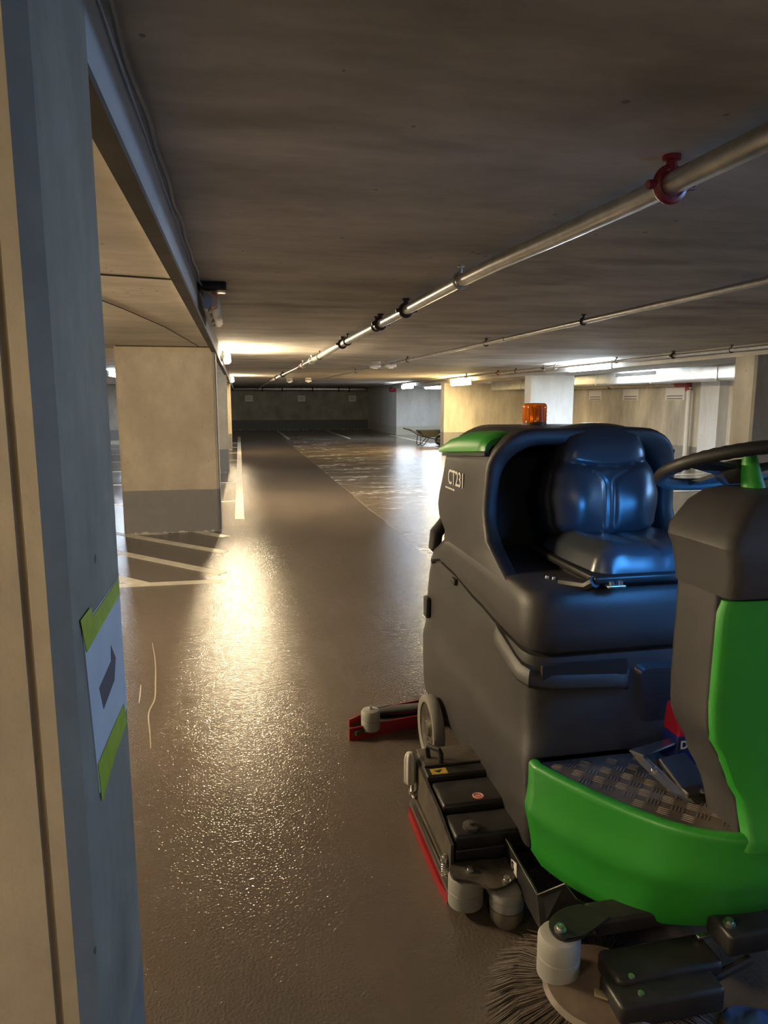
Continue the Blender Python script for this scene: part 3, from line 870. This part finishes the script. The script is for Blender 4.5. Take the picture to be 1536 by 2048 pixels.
# beacon
BXc, BY, BZ = 1.205, 2.76, 1.484
bc = MB().lathe((BXc, BY, BZ), [(.062, 0), (.062, .012), (.052, .020), (.050, .030)], 28).build('beacon', M_BLACK, mc); bc['label'] = 'amber warning beacon'
lens = MB(); prof = [(.047, .026), (.049, .03)]
for k in range(9): prof += [(.049 if k % 2 else .0475, .034 + k * .008)]
prof += [(.046, .104), (.040, .109), (.001, .110)]
lens.loft([[(BXc + (r * (1 + (.035 if j % 2 else 0))) * math.cos(2 * PI * j / 48), BY + (r * (1 + (.035 if j % 2 else 0))) * math.sin(2 * PI * j / 48), BZ + h) for j in range(48)] for r, h in prof], True, False, False)
lens.build('lens', M_AMBER, bc)
MB().lathe((BXc, BY, BZ), [(.012, .03), (.012, .085), (.008, .092), (0.001, .094)], 16).build('bulb', M_AMBERIN, bc)
MB().loft([[(BXc + .034 * math.cos(a), BY + .034 * math.sin(a), BZ + z) for a in [math.radians(20 + 14 * k) for k in range(11)]] for z in (.03, .06, .095)], closed=False, cap0=False, cap1=False).build('reflector', M_AMBERIN, bc)

# seat
def seat_w(v): return interp([(0, .165), (.05, .195), (.15, .215), (.38, .228), (.55, .212), (.72, .178), (.9, .158), (.97, .140), (1, .115)], v)


SXC, SY0 = 1.325, 2.375
def seat_back(off, depth, grooves, zlo, zhi, sc):
    nu, nv = 56, 56; v = []; f = []
    for j in range(nv + 1):
        vv = j / nv
        for i in range(nu + 1):
            u = -1 + 2 * i / nu
            w = seat_w(vv) * sc
            ed = max(0.0, 1 - abs(u) ** 6) ** .5 * max(0.0, 1 - abs(2 * vv - 1) ** 10) ** .5
            d = depth * ed
            if grooves:
                x = u * w
                gy = .60 + .055 * abs(u) ** 1.6 - .0        # headrest seam, rising to the sides
                d -= .013 * math.exp(-((vv - gy - .03) / .018) ** 2) * ed
                if vv < gy:
                    d += .020 * math.exp(-((abs(x) - .115) / .062) ** 2) * math.exp(-((vv - .33) / .26) ** 2)   # side pads
                    d -= .003 * math.exp(-(x / .03) ** 2) * min(1, vv * 8)
                    # curved piping from centre to sides
                    px = .017 + .075 * max(0, (vv - gy + .15) / .15) ** 3
                    d -= .008 * math.exp(-((abs(x) - px) / .009) ** 2) * min(1, vv * 6)
                else:
                    d += .012 * math.exp(-((vv - .82) / .12) ** 2)
            z = lerp(zlo, zhi, vv)
            lean = .075 * vv - .05 * math.sin(PI * vv) * .5
            v.append((SXC + u * w, SY0 + lean - d + off, z - .012 * (u * u) * (1 if vv > .9 else 0)))
    n = nu + 1
    for j in range(nv):
        for i in range(nu): f.append((j * n + i, j * n + i + 1, (j + 1) * n + i + 1, (j + 1) * n + i))
    # flat back
    b0 = len(v)
    for j in range(nv + 1):
        for i in (0, nu): pass
    ring = [i for i in range(n)] + [j * n + nu for j in range(1, nv + 1)] + [nv * n + i for i in range(nu - 1, -1, -1)] + [j * n for j in range(nv - 1, 0, -1)]
    back = []
    for r in ring:
        p = v[r]; back.append(len(v)); v.append((p[0], p[1] + .05, p[2]))
    for k in range(len(ring)):
        a, b = ring[k], ring[(k + 1) % len(ring)]; f.append((a, back[k], back[(k + 1) % len(ring)], b))
    f.append(tuple(back))
    return MB().add(v, f)


st = seat_back(0, .055, True, 1.095, 1.520, .95).build('seat_backrest', M_VINYL, mc, angle=60)
seat_back(.022, .03, False, 1.085, 1.516, 1.0).build('backrest_shell', M_BLACK, st, angle=60)
# seat cushion
nu, nv = 40, 40; v = []; f = []
for j in range(nv + 1):
    vv = j / nv
    for i in range(nu + 1):
        u = -1 + 2 * i / nu
        w = interp([(0, .20), (.1, .232), (.5, .238), (1, .215)], vv)
        ed = max(0.0, 1 - abs(u) ** 6) ** .5 * max(0.0, 1 - abs(2 * vv - 1) ** 8) ** .5
        h = .085 * ed + .018 * math.exp(-((abs(u) - .72) / .18) ** 2) * ed - .012 * math.exp(-(u / .1) ** 2) * ed
        v.append((SXC + .01 + u * w, lerp(1.985, 2.46, vv), 1.055 + h - .02 * vv * ed))
n = nu + 1
for j in range(nv):
    for i in range(nu): f.append((j * n + i, j * n + i + 1, (j + 1) * n + i + 1, (j + 1) * n + i))
ring = [i for i in range(n)] + [j * n + nu for j in range(1, nv + 1)] + [nv * n + i for i in range(nu - 1, -1, -1)] + [j * n for j in range(nv - 1, 0, -1)]
f.append(tuple(ring[::-1]))
MB().add(v, f).build('seat_cushion', M_VINYL, mc, angle=60)
sb = MB().box(1.075, 1.59, 1.955, 2.47, 1.03, 1.056, .008).box(1.10, 1.56, 2.0, 2.45, 1.01, 1.035).build('seat_base', M_BLACKMETAL, mc)
MB().box(1.105, 1.165, 1.925, 1.958, 1.024, 1.034, .003).tube([(1.12, 1.935, 1.034), (1.12, 1.935, 1.046)], .008, 10).tube([(1.15, 1.935, 1.034), (1.15, 1.935, 1.046)], .008, 10).build('latch', M_STEEL, sb)
for x, y, z in ((1.00, 2.14, 1.03), (1.015, 2.12, 1.03)):
    MB().lathe((x, y, 1.008), [(.007, 0), (.008, .004), (.006, .012), (0.001, .014)], 12).build('bolt', M_STEEL, sb)
MB().tube([(1.02, 2.08, 1.012), (1.07, 2.0, 1.018), (1.08, 1.965, 1.04)], .02, 10).build('hinge', M_BLACKMETAL, sb)
# rear hose elbow and side hinge, peeping out behind
MB().tube([(.93, 3.08, 1.06), (.875, 3.07, 1.0), (.872, 3.08, .94), (.92, 3.10, .9)], .032, 12).build('drain_hose', M_BLACK, mc)
MB().box(.848, .875, 2.70, 2.76, .845, .87, .006).build('hood_hinge', M_BLACK, mc)
MB().box(.838, .862, 3.10, 3.16, .58, .68, .008).build('rear_latch', M_BLACK, mc)

# lettering on the side
text_obj('model_lettering', 'CT231', .088, (.8735, 2.89, 1.253), (0, -1, 0), (0, 0, 1), M_LETTER, mc, sx=.92, bold=.0006, spacing=.96)
dash = MB(); x = 2.925
for wd in (.03, .012, .018, .02, .03):
    dash.box(.8728, .8742, x - wd, x, 1.229, 1.236); x -= wd + .005
dash.build('small_print', M_LETTER, mc, smooth=False)

# ---------------- green nose
def nose(z):
    a = interp([(.18, 0), (.30, .6), (.40, .9), (.50, 1)], z)
    bot = [(.866, 1.83), (.890, 1.765), (.93, 1.69), (1.0, 1.60), (1.08, 1.54), (1.19, 1.505), (XC, 1.49)]
    top = [(.848, 1.868), (.880, 1.800), (.93, 1.705), (1.005, 1.59), (1.09, 1.49), (1.20, 1.425), (XC, 1.405)]
    bulge = .022 * math.exp(-((z - .345) / .045) ** 2)
    cx, cy = XC, 1.9
    out = []
    for (bx, by), (tx, ty) in zip(bot, top):
        x, y = lerp(bx, tx, a), lerp(by, ty, a)
        d = Vector((x - cx, y - cy)); d.normalize()
        out.append((x + d.x * bulge * .6, y + d.y * bulge * .6))
    # Catmull-Rom refine
    P = [out[0]] + out + [(2 * XC - out[-2][0], out[-2][1])]; res = []
    for i in range(1, len(P) - 2):
        for k in range(5):
            t = k / 5; p0, p1_, p2_, p3_ = P[i - 1], P[i], P[i + 1], P[i + 2]
            res.append(tuple(.5 * (2 * p1_[c] + (p2_[c] - p0[c]) * t + (2 * p0[c] - 5 * p1_[c] + 4 * p2_[c] - p3_[c]) * t * t + (3 * p1_[c] - p0[c] - 3 * p2_[c] + p3_[c]) * t ** 3) for c in (0, 1)))
    return res + [out[-1]]


def nose_ring(z, inset=0.0, zz=None):
    h = nose(z); res = []
    for (x, y) in h:
        d = Vector((XC - x, 1.9 - y)); d.normalize(); res.append((x + d.x * inset, y + d.y * inset))
    full = res + [(2 * XC - x, y) for x, y in res[::-1][1:]]
    full = full + [(2 * XC - res[0][0], 1.90), (res[0][0], 1.90)]
    return [(x, y, z if zz is None else zz) for x, y in full]


rings = [nose_ring(.185, .03), nose_ring(.18, .006)] + [nose_ring(z) for z in (.19, .22, .26, .295, .315, .335, .36, .39, .42, .45, .475, .488)]
rings += [nose_ring(.49, .006, .497), nose_ring(.49, .018, .500), nose_ring(.49, .03, .497), nose_ring(.49, .036, .480)]
MB().loft(rings).build('front_fender', M_GREEN, mc, angle=45)
inner = nose_ring(.49, .038, .484)
MB().loft([[(x, y, .470) for x, y, z in inner], [(x, y, .4845) for x, y, z in inner]]).build('foot_plate', M_TREAD, mc, smooth=False)
# raised tread bars on the foot plate
def inside(x, y, poly):
    c = False; n = len(poly)
    for i in range(n):
        x1, y1 = poly[i][0], poly[i][1]; x2, y2 = poly[i - 1][0], poly[i - 1][1]
        if (y1 > y) != (y2 > y) and x < (x2 - x1) * (y - y1) / (y2 - y1) + x1: c = not c
    return c


tb = MB(); pitch_t = .046
for i in range(22):
    for j in range(12):
        cx_, cy_ = .88 + i * pitch_t, 1.45 + j * pitch_t
        if not all(inside(cx_ + a, cy_ + b, inner) for a in (-.022, .022) for b in (-.022, .022)): continue
        o = (i + j) % 2; a = PI / 4 if o else -PI / 4
        for k in range(4):
            t = (k - 1.5) * .0095; dx, dy = math.cos(a), math.sin(a)
            c = Vector((cx_ - dy * t, cy_ + dx * t, 0)); L_ = .017
            p, q = c + Vector((dx, dy, 0)) * L_, c - Vector((dx, dy, 0)) * L_; nn = Vector((-dy, dx, 0)) * .0022
            tb.add([p + Vector((0, 0, .4845)), c + nn + Vector((0, 0, .4845)), q + Vector((0, 0, .4845)), c - nn + Vector((0, 0, .4845)), c + Vector((dx, dy, 0)) * L_ * .6 + Vector((0, 0, .4865)), c - Vector((dx, dy, 0)) * L_ * .6 + Vector((0, 0, .4865))],
                   [(0, 1, 4), (1, 2, 5, 4), (2, 3, 5), (3, 0, 4, 5)])
tb.build('tread_pattern', simple('worn_tread_bars', (0.14, 0.12, 0.10), 0.6, 0.3), mc, smooth=False)

# pedal
pd = MB().box(1.20, 1.30, 1.60, 1.76, .50, .522, .006, rot=(math.radians(24), 0, math.radians(8))).build('pedal', M_BLACK, mc)
MB().box(1.205, 1.30, 1.615, 1.735, .484, .51, .006).build('pedal_base', M_BLACKMETAL, pd)
MB().extr([(1.135, 1.80, .545), (1.15, 1.765, .550), (1.205, 1.615, .490), (1.195, 1.60, .490), (1.17, 1.66, .500), (1.14, 1.755, .530)], (.012, .004, .0)).build('pedal_bracket', M_STEEL, pd)
MB().extr([(1.13, 1.80, .548), (1.15, 1.755, .552), (1.29, 1.80, .556), (1.29, 1.83, .556)], (0, 0, .006)).build('pedal_bracket', M_STEEL, pd)
MB().lathe((1.165, 1.72, .525), [(.009, 0), (.009, .008), (.001, .01)], 12).build('screw', M_STEEL, pd)
MB().lathe((1.25, 1.612, .51), [(.009, 0), (.009, .006), (.001, .008)], 12).build('screw', M_STEEL, pd)

# ---------------- steering console
def console_w(z): return interp([(.48, .088), (.56, .092), (.66, .135), (.76, .178), (.84, .183), (1.12, .180)], z)


rings = []
for z in (.482, .52, .56, .60, .64, .68, .72, .76, .80, .86, .95, 1.05, 1.13):
    w = console_w(z); yb = interp([(.48, 1.60), (.6, 1.64), (.8, 1.665), (1.13, 1.665)], z); yf = interp([(.48, 1.455), (.6, 1.475), (.8, 1.488), (1.13, 1.488)], z)
    rings.append([(x, y, z) for x, y in rpoly([(XC - w, yf, .012), (XC + w, yf, .012), (XC + w, yb, .03), (XC - w, yb, .03)], 5)])
MB().loft(rings).build('steering_console', M_BODY, mc, angle=50)
rings = []
for z in (.46, .482, .50, .54, .58, .62, .66, .70, .74, .78, .84, .92, 1.0, 1.08, 1.108, 1.112):
    w = console_w(z) - (.004 if z < 1.1 else .012); yf = interp([(.48, 1.405), (.54, 1.43), (.65, 1.455), (.8, 1.464), (1.13, 1.464)], z)
    if z < .58: w += .010 * ((.58 - z) / .1) ** 2
    crown = .012
    prof = [(XC - w, yf + .034), (XC - w, yf + .012), (XC - w + .006, yf + .003)] + [(XC - w + .02 + (2 * w - .04) * k / 8, yf - crown * math.sin(PI * k / 8)) for k in range(9)] + [(XC + w - .006, yf + .003), (XC + w, yf + .012), (XC + w, yf + .034)]
    rings.append([(x, y, z) for x, y in prof])
MB().loft(rings).build('front_panel', M_GREEN, mc, angle=45)
# dash head
rings = []
for (z, w, y0, y1, r) in ((1.117, .172, 1.455, 1.67, .03), (1.124, .180, 1.44, 1.675, .03), (1.16, .184, 1.432, 1.68, .035), (1.22, .191, 1.428, 1.69, .035), (1.248, .197, 1.43, 1.70, .03), (1.275, .186, 1.44, 1.71, .03), (1.335, .132, 1.475, 1.72, .04), (1.362, .085, 1.51, 1.72, .04), (1.372, .045, 1.55, 1.70, .03)):
    rings.append([(x, y, z) for x, y in rpoly([(XC - w, y0, r), (XC + w, y0, r), (XC + w, y1, r), (XC - w, y1, r)], 5)])
dh = MB().loft(rings).build('dash_head', M_BODY, mc, angle=22)
# added blue panel on the dash's driver side, unseen, lights the seat
MB().extr([(XC - .12, 1.694, 1.175), (XC + .12, 1.694, 1.175), (XC + .12, 1.712, 1.265), (XC - .12, 1.712, 1.265)], (0, .008, .0)).build('added_glow_panel', emis('added_blue_glow', (0.05, 0.34, 1.0), ADDED_GLOW), dh, smooth=False)
# steering column and wheel
tilt = math.radians(21)
SW = Vector((1.372, 1.745, 1.416)); nrm = Vector((0, math.sin(tilt), math.cos(tilt)))
Rm = Matrix.Rotation(-tilt, 3, 'X')
MB().tube([(XC + .025, 1.64, 1.36), (XC + .027, 1.66, 1.42), (XC + .03, 1.672, 1.455)], .02, 14, radii=[.032, .024, .018]).build('steering_post', M_GREEN, mc)
wheel = MB()
wheel.torus(SW, .197, .0185, 90, 14, Rm, rfun=lambda a, q: .0185 + (.0012 * math.cos(a * 44) if math.cos(q) < .3 else 0))
sw = wheel.build('steering_wheel', M_BLACK, mc, angle=60)
for a in (math.radians(90), math.radians(200), math.radians(340)):
    m = MB(); rr = []
    for k in range(6):
        t = k / 5; r = lerp(.03, .198, t); w = lerp(.034, .022, t); h = lerp(-.012, 0, t)
        c, s = math.cos(a), math.sin(a)
        rr.append([SW + Rm @ Vector((c * r - s * b, s * r + c * b, h + d)) for b, d in ((-w, -.006), (w, -.006), (w, .006), (-w, .006))])
    m.loft(rr).build('spoke', M_BLACK, sw)
MB().loft([[SW + Rm @ Vector((r * math.cos(2 * PI * k / 28), r * math.sin(2 * PI * k / 28), h)) for k in range(28)] for r, h in ((.03, -.05), (.05, -.03), (.056, -.01), (.05, .01), (.02, .014))]).build('hub', M_BLACK, sw)

# ---------------- rear wheels
def wheel_part(x, side):
    w = MB(); prof = [(.115, -.020), (.128, -.026), (.142, -.025), (.148, -.015), (.148, .015), (.142, .025), (.128, .026), (.115, .020)]
    o = w.lathe((x, 2.86, .148), prof + [prof[0]], 48, 'x', caps=False).build('rear_wheel', M_TYRE, mc, angle=40)
    MB().lathe((x, 2.86, .148), [(.116, -.016), (.10, -.008), (.04, -.006), (.03, -.02), (.0, -.022)] if side < 0 else [(.116, .016), (.10, .008), (.04, .006), (.03, .02), (.0, .022)], 32, 'x', caps=False).build('wheel_disc', M_DIRTMETAL, o)
    hb = MB()
    for k in range(5):
        a = 2 * PI * k / 5; hb.lathe((x + side * .008, 2.86 + .062 * math.cos(a), .148 + .062 * math.sin(a)), [(.009, -.004), (.009, .004)], 6, 'x')
    hb.build('wheel_nuts', M_STEEL, o)


wheel_part(.80, -1); wheel_part(2 * XC - .80, 1)
fwm = MB().lathe((XC, 1.80, .15), [(.05, -.045), (.14, -.045), (.15, -.03), (.15, .03), (.14, .045), (.05, .045)], 36, 'x').build('front_wheel', M_TYRE, mc)
MB().box(.99, 1.67, 1.85, 3.0, .12, .30).build('chassis', M_BLACKMETAL, mc)

# ---------------- rear squeegee
sq = MB().box(.60, 2.08, 3.20, 3.27, .055, .085, .006).build('squeegee', M_BLACKMETAL, mc)
def blade(pts, t, h0, h1):
    m = MB(); P = [Vector((p[0], p[1], 0)) for p in pts]; a = []; b = []
    for i, p in enumerate(P):
        d = (P[min(i + 1, len(P) - 1)] - P[max(i - 1, 0)]).normalized(); n_ = Vector((-d.y, d.x, 0)) * t / 2
        a.append(p + n_); b.append(p - n_)
    rings = [[q + Vector((0, 0, h0)) for q in a] + [q + Vector((0, 0, h0)) for q in b[::-1]], [q + Vector((0, 0, h1)) for q in a] + [q + Vector((0, 0, h1)) for q in b[::-1]]]
    return m.loft(rings)


blade([(.465, 3.10), (.60, 3.13), (.85, 3.18), (1.3, 3.24), (1.8, 3.18), (2.1, 3.12)], .008, .0, .062).build('squeegee_blade', M_RED, sq)
blade([(.47, 3.145), (.60, 3.24), (.85, 3.30), (1.3, 3.36), (1.8, 3.30), (2.1, 3.24)], .008, .0, .085).build('squeegee_blade', M_RED, sq)
blade([(.48, 3.115), (.60, 3.18), (.85, 3.24), (1.3, 3.30), (1.8, 3.24), (2.1, 3.17)], .075, .03, .05).build('blade_holder', M_DIRTMETAL, sq)
def roller(name, x, y, z0, r, h, parent, mat=M_ROLLER, mat2=None, knob=True):
    b = .012
    o = MB().lathe((x, y, z0), [(r - .008, 0), (r, .006), (r, h * .48), (r - .0025, h * .5), (r, h * .52), (r, h - .014), (r - .006, h - .004), (r - .018, h)], 36).build(name, mat, parent)
    if knob:
        MB().lathe((x, y, z0 + h), [(.010, 0), (.010, .007), (.006, .009), (.006, .016), (.001, .017)], 12).build('bolt', M_STEEL, o)
    return o


roller('guide_roller', .575, 3.135, .030, .046, .105, sq)

# ---------------- scrub deck
dk = MB().box(.635, 1.0, 1.97, 2.44, .07, .17, .008).build('scrub_deck', M_BLACKMETAL, mc)
MB().box(.625, .99, 2.27, 2.45, .17, .262, .008).box(.635, .99, 2.10, 2.255, .17, .248, .012).box(.635, .99, 1.96, 2.09, .17, .225, .012).build('deck_cover', M_BLACKMETAL, dk)
MB().box(.63, .98, 2.33, 2.46, .262, .270, .003).build('cover_plate', M_DIRTMETAL, dk)
MB().tube([(.66, 2.39, .27), (.655, 2.39, .305), (.66, 2.385, .318), (.69, 2.345, .318), (.695, 2.34, .305), (.695, 2.34, .27)], .010, 10).build('deck_handle', M_BLACK, dk)
MB().loft([[(x, .617, z)[::1] and (.616, x, z) for x, z in ((2.44, .255), (2.10, .235), (1.95, .205), (1.95, .075), (2.44, .095))], [(.626, x, z) for x, z in ((2.44, .255), (2.10, .235), (1.95, .205), (1.95, .075), (2.44, .095))]]).build('side_plate', M_DIRTMETAL, dk)
MB().box(.600, .618, 1.93, 2.44, .055, .072).build('skirt_rail', M_STEEL, dk)
MB().box(.607, .62, 1.93, 2.44, .10, .115).build('skirt_rail', M_DIRTMETAL, dk)
blade([(.602, 2.44), (.600, 2.2), (.603, 2.0), (.612, 1.95)], .012, .0, .038).build('deck_skirt', M_RED, dk)
# ribbed bumper roll standing at the deck's rear corner
m = MB(); rings = []
for h in (0, .008, .10, .118, .125):
    sc = {0: .8, .008: 1, .10: 1, .118: .85, .125: .5}[h]
    rings.append([(.592 + .021 * sc * (1 + .12 * math.cos(6 * a)) * math.cos(a), 2.40 + .021 * sc * (1 + .12 * math.cos(6 * a)) * math.sin(a), .165 + h) for a in [2 * PI * k / 48 for k in range(48)]])
m.loft(rings).build('bumper_roll', simple('milky_plastic', (0.46, 0.44, 0.40), 0.4), dk, angle=60)
MB().tube([(.60, 2.40, .165), (.60, 2.395, .13), (.605, 2.38, .115)], .007, 8).lathe((.60, 2.395, .128), [(.014, 0), (.014, .012)], 12).build('bumper_bolt', M_STEEL, dk)
# yellow label, round sticker
MB().box(.645, .705, 2.275, 2.315, .2625, .2632).build('yellow_label', M_YELLOW, dk, smooth=False)
MB().extr([(.672, 2.285, .2634), (.690, 2.305, .2634), (.656, 2.300, .2634)], (0, 0, .0004)).build('label_mark', M_BLACK, dk, smooth=False)
rs = MB().lathe((.77, 2.135, .2484), [(.001, .0), (.021, 0), (.021, .0008), (.001, .0008)], 32).build('round_sticker', M_STICKRED, dk, smooth=False)
MB().torus((.77, 2.135, .2493), .0165, .0014, 32, 6).build('sticker_ring', M_STICKWHITE, rs)
text_obj('sticker_mark', 'mk', .014, (.761, 2.131, .2494), (1, 0, 0), (0, 1, 0), M_STICKWHITE, rs, depth=.0002)
# spring and tensioner on the side plate
sp_ = []
for k in range(80):
    a = 2 * PI * 7 * k / 79; sp_.append((.606 + .009 * math.cos(a), 1.985 + .009 * math.sin(a), .075 + .055 * k / 79))
MB().tube(sp_, .002, 6).build('spring', M_STEEL, dk)
MB().lathe((.606, 1.985, .13), [(.014, 0), (.014, .01), (.006, .012), (.006, .022), (.001, .023)], 12).build('bolt', M_STEEL, dk)
MB().lathe((.70, 2.0, .225), [(.028, 0), (.028, .010), (.010, .013), (.010, .020), (.001, .021)], 20).build('cap_bolt', M_DIRTMETAL, dk)
# front corner rollers under a shared dusty plate
r1_ = roller('bumper_roller', .657, 1.918, .022, .056, .106, dk, knob=False)
r2_ = roller('bumper_roller', .765, 1.842, .055, .053, .065, dk, knob=False)
MB().lathe((.765, 1.842, .0), [(.040, .0), (.050, .02), (.052, .055)], 32).build('roller_foot', M_ROLLERDIRTY, dk)
pl = rpoly([(.600, 1.913, .02), (.607, 1.882, .015), (.64, 1.872, .02), (.676, 1.849, .02), (.706, 1.812, .02), (.773, 1.826, .03), (.812, 1.87, .02), (.818, 1.94, .02), (.713, 1.955, .02), (.62, 1.957, .02)], 5)
MB().prism(pl, .130, .139).build('roller_plate', M_DIRTMETAL, dk, angle=30)
for x, y in ((.667, 1.91), (.763, 1.842), (.79, 1.925)):
    MB().lathe((x, y, .139), [(.014, 0), (.014, .003), (.009, .004), (.009, .012), (.003, .012), (.003, .006), (.001, .006)], 14).build('plate_bolt', M_STEEL if x < .79 else M_DIRTMETAL, dk)

# stepped lifting bracket with the S sticker
br = MB().extr([(.80, 1.95, .203), (.80, 1.70, .190), (.80, 1.665, .10), (.80, 1.95, .11)], (.007, 0, 0)).extr([(.80, 1.70, .190), (.862, 1.655, .250), (.897, 1.648, .200), (.96, 1.62, .17), (.96, 1.60, .11), (.80, 1.665, .10)], (.004, .006, 0)).build('lift_bracket', M_BLACKMETAL, mc, smooth=False)
MB().tube([(.800, 1.95, .204), (.800, 1.70, .191), (.862, 1.655, .251), (.897, 1.648, .201)], .0010, 6).build('bracket_edge', simple('pale_edge', (0.20, 0.19, 0.18), 0.5), br)  # thin pale grey line along the bracket's upper edge
MB().box(.807, .87, 1.93, 1.96, .12, .16).build('bracket_spacer', M_BLACKMETAL, br)
stq = MB().extr([(.7995, 1.897, .170), (.7995, 1.895, .128), (.7995, 1.849, .136), (.7995, 1.852, .184)], (-.001, 0, 0)).build('mark_sticker', M_STICKWHITE, br, smooth=False)
text_obj('sticker_letter', 'S', .042, (.7978, 1.888, .141), (0, -1, .1), (0, .1, 1), M_BLACK, stq, bold=.0008)

# ---------------- side brush
BC = Vector((.872, 1.465, 0)); BR = .305
sd = MB().lathe((BC.x, BC.y, .075), [(.06, 0), (.135, .004), (.145, .014), (.135, .026), (.09, .034), (.05, .036)], 48).build('side_brush', M_DISC, mc)
rb = random.Random(3); bm_ = MB()
for k in range(1700):
    a = 2 * PI * k / 1700 * 13 + rb.uniform(-.02, .02); lay = rb.random()
    r0 = lerp(.115, .140, lay); z0 = lerp(.074, .086, lay); R_ = BR * rb.uniform(.90, 1.03) * lerp(.86, 1, lay); sw_ = rb.uniform(-.03, .05)
    p0 = Vector((math.cos(a) * r0, math.sin(a) * r0, z0)); p2 = Vector((math.cos(a + sw_) * R_, math.sin(a + sw_) * R_, lerp(.004, .03, lay * rb.random())))
    p1_ = p0.lerp(p2, .55) + Vector((0, 0, .016))
    t = .0016
    n_ = Vector((-math.sin(a), math.cos(a), 0)) * t; u_ = Vector((0, 0, t))
    rings = [[BC + p + n_ * q, BC + p + u_ * q, BC + p - n_ * q] for p, q in ((p0, 1.3), (p1_, 1.1), (p2, .7))]
    bm_.loft(rings, True, False, True)
me = bpy.data.meshes.new('bristles'); me.from_pydata(bm_.v, [], bm_.f); me.materials.append(M_BRISTLE)
for p in me.polygons: p.use_smooth = True
bo = link('bristles', me, sd); bo['kind'] = 'stuff'
# guard arm, roller, motor
ga = MB().prism(rpoly([(.762, 1.56, .03), (.765, 1.497, .03), (.81, 1.487, .03), (.85, 1.50, .02), (.94, 1.545, .006), (.891, 1.608, .02), (.82, 1.60, .03)], 6), .214, .222).build('guard_arm', M_BLACKMETAL, mc)
MB().box(.90, 1.75, 1.54, 1.62, .165, .215, .01).build('arm_beam', M_BLACKMETAL, ga)
gr = roller('guard_roller', .786, 1.528, .092, .056, .122, ga, knob=False)
MB().lathe((.788, 1.528, .222), [(.016, 0), (.016, .003), (.010, .004), (.010, .013), (.003, .013), (.001, .006)], 14).build('bolt', M_STEEL, ga)
mo = MB().box(.885, 1.19, 1.40, 1.51, .10, .165, .015).box(.86, 1.15, 1.34, 1.45, .08, .15, .012).build('brush_motor', M_BLACKMETAL, mc)
for x, y in ((.925, 1.405), (.93, 1.368)): MB().lathe((x, y, .165 if y > 1.401 else .15), [(.008, 0), (.008, .005), (.001, .006)], 12).build('screw', M_STEEL, mo)
for x, y, z in ((.90, 1.55, .215), (1.10, 1.55, .215)): MB().lathe((x, y, z), [(.007, 0), (.007, .006), (.001, .007)], 12).build('screw', M_STEEL, mo)
MB().box(.835, .875, 1.405, 1.43, .113, .119, .002, rot=(0, .1, -.5)).build('brush_clip', simple('dusty_brass', (0.30, 0.23, 0.15), 0.4, .5), mo)
MB().tube([(1.15, 1.40, .12), (1.28, 1.42, .14)], .012, 10).build('motor_rod', M_BLACKMETAL, mo)
MB().box(1.165, 1.205, 1.475, 1.49, .168, .178, .002).build('motor_clip', M_STEEL, mo)
# front bumper block with bolt
bk = MB().box(1.20, 1.46, 1.40, 1.50, .17, .235, .012).build('front_bracket', M_BLACKMETAL, mc)
MB().lathe((1.225, 1.44, .235), [(.016, 0), (.016, .006), (.010, .008), (.010, .016), (.001, .017)], 14).build('bolt', M_STEEL, bk)

# ------------------------------------------------------------------ things on and by the machine
pk = thing('cleaner_pack', (1.37, 1.84, .4845), 'red and blue cleaner pack standing on the foot plate behind the console', 'package')
def packring(z, w, d): return [(x, y, z) for x, y in rpoly([(1.37 - w, 1.84 - d, .012), (1.37 + w, 1.84 - d, .012), (1.37 + w, 1.84 + d, .012), (1.37 - w, 1.84 + d, .012)], 4)]


MB().loft([packring(.486, .075, .04), packring(.49, .08, .045), packring(.565, .08, .045), packring(.58, .078, .043)]).build('lower_half', M_BLUEPACK, pk)
MB().loft([packring(.58, .078, .043), packring(.66, .072, .04), packring(.69, .045, .02), packring(.695, .03, .01)]).build('upper_half', M_REDPACK, pk)
MB().box(1.292, 1.44, 1.792, 1.796, .535, .578).build('pack_label', M_BLACK, pk, smooth=False)
text_obj('pack_lettering', 'DE', .036, (1.297, 1.7915, .543), (1, 0, 0), (0, 0, 1), M_STICKWHITE, pk, bold=.001)

# crumpled blue cloth by the side brush
v = []; f = []; n = 30
for j in range(n + 1):
    for i in range(n + 1):
        u, w = i / n, j / n; r = min(1, 1.6 * min(u, 1 - u, w, 1 - w) * 2)
        z = .006 + r * (.05 + .035 * math.sin(9 * u + 4 * w) * math.cos(7 * w - 3 * u) + .02 * math.sin(21 * u - 13 * w))
        v.append((1.17 + .32 * u + .02 * math.sin(8 * w), 1.12 + .28 * w + .02 * math.sin(9 * u), max(.004, z)))
for j in range(n):
    for i in range(n): f.append((j * (n + 1) + i, j * (n + 1) + i + 1, (j + 1) * (n + 1) + i + 1, (j + 1) * (n + 1) + i))
cm = MB().add(v, f)
tag(cm.build('cleaning_cloth', M_BLUECLOTH), 'crumpled blue cloth on the floor beside the brush motor', 'cloth')
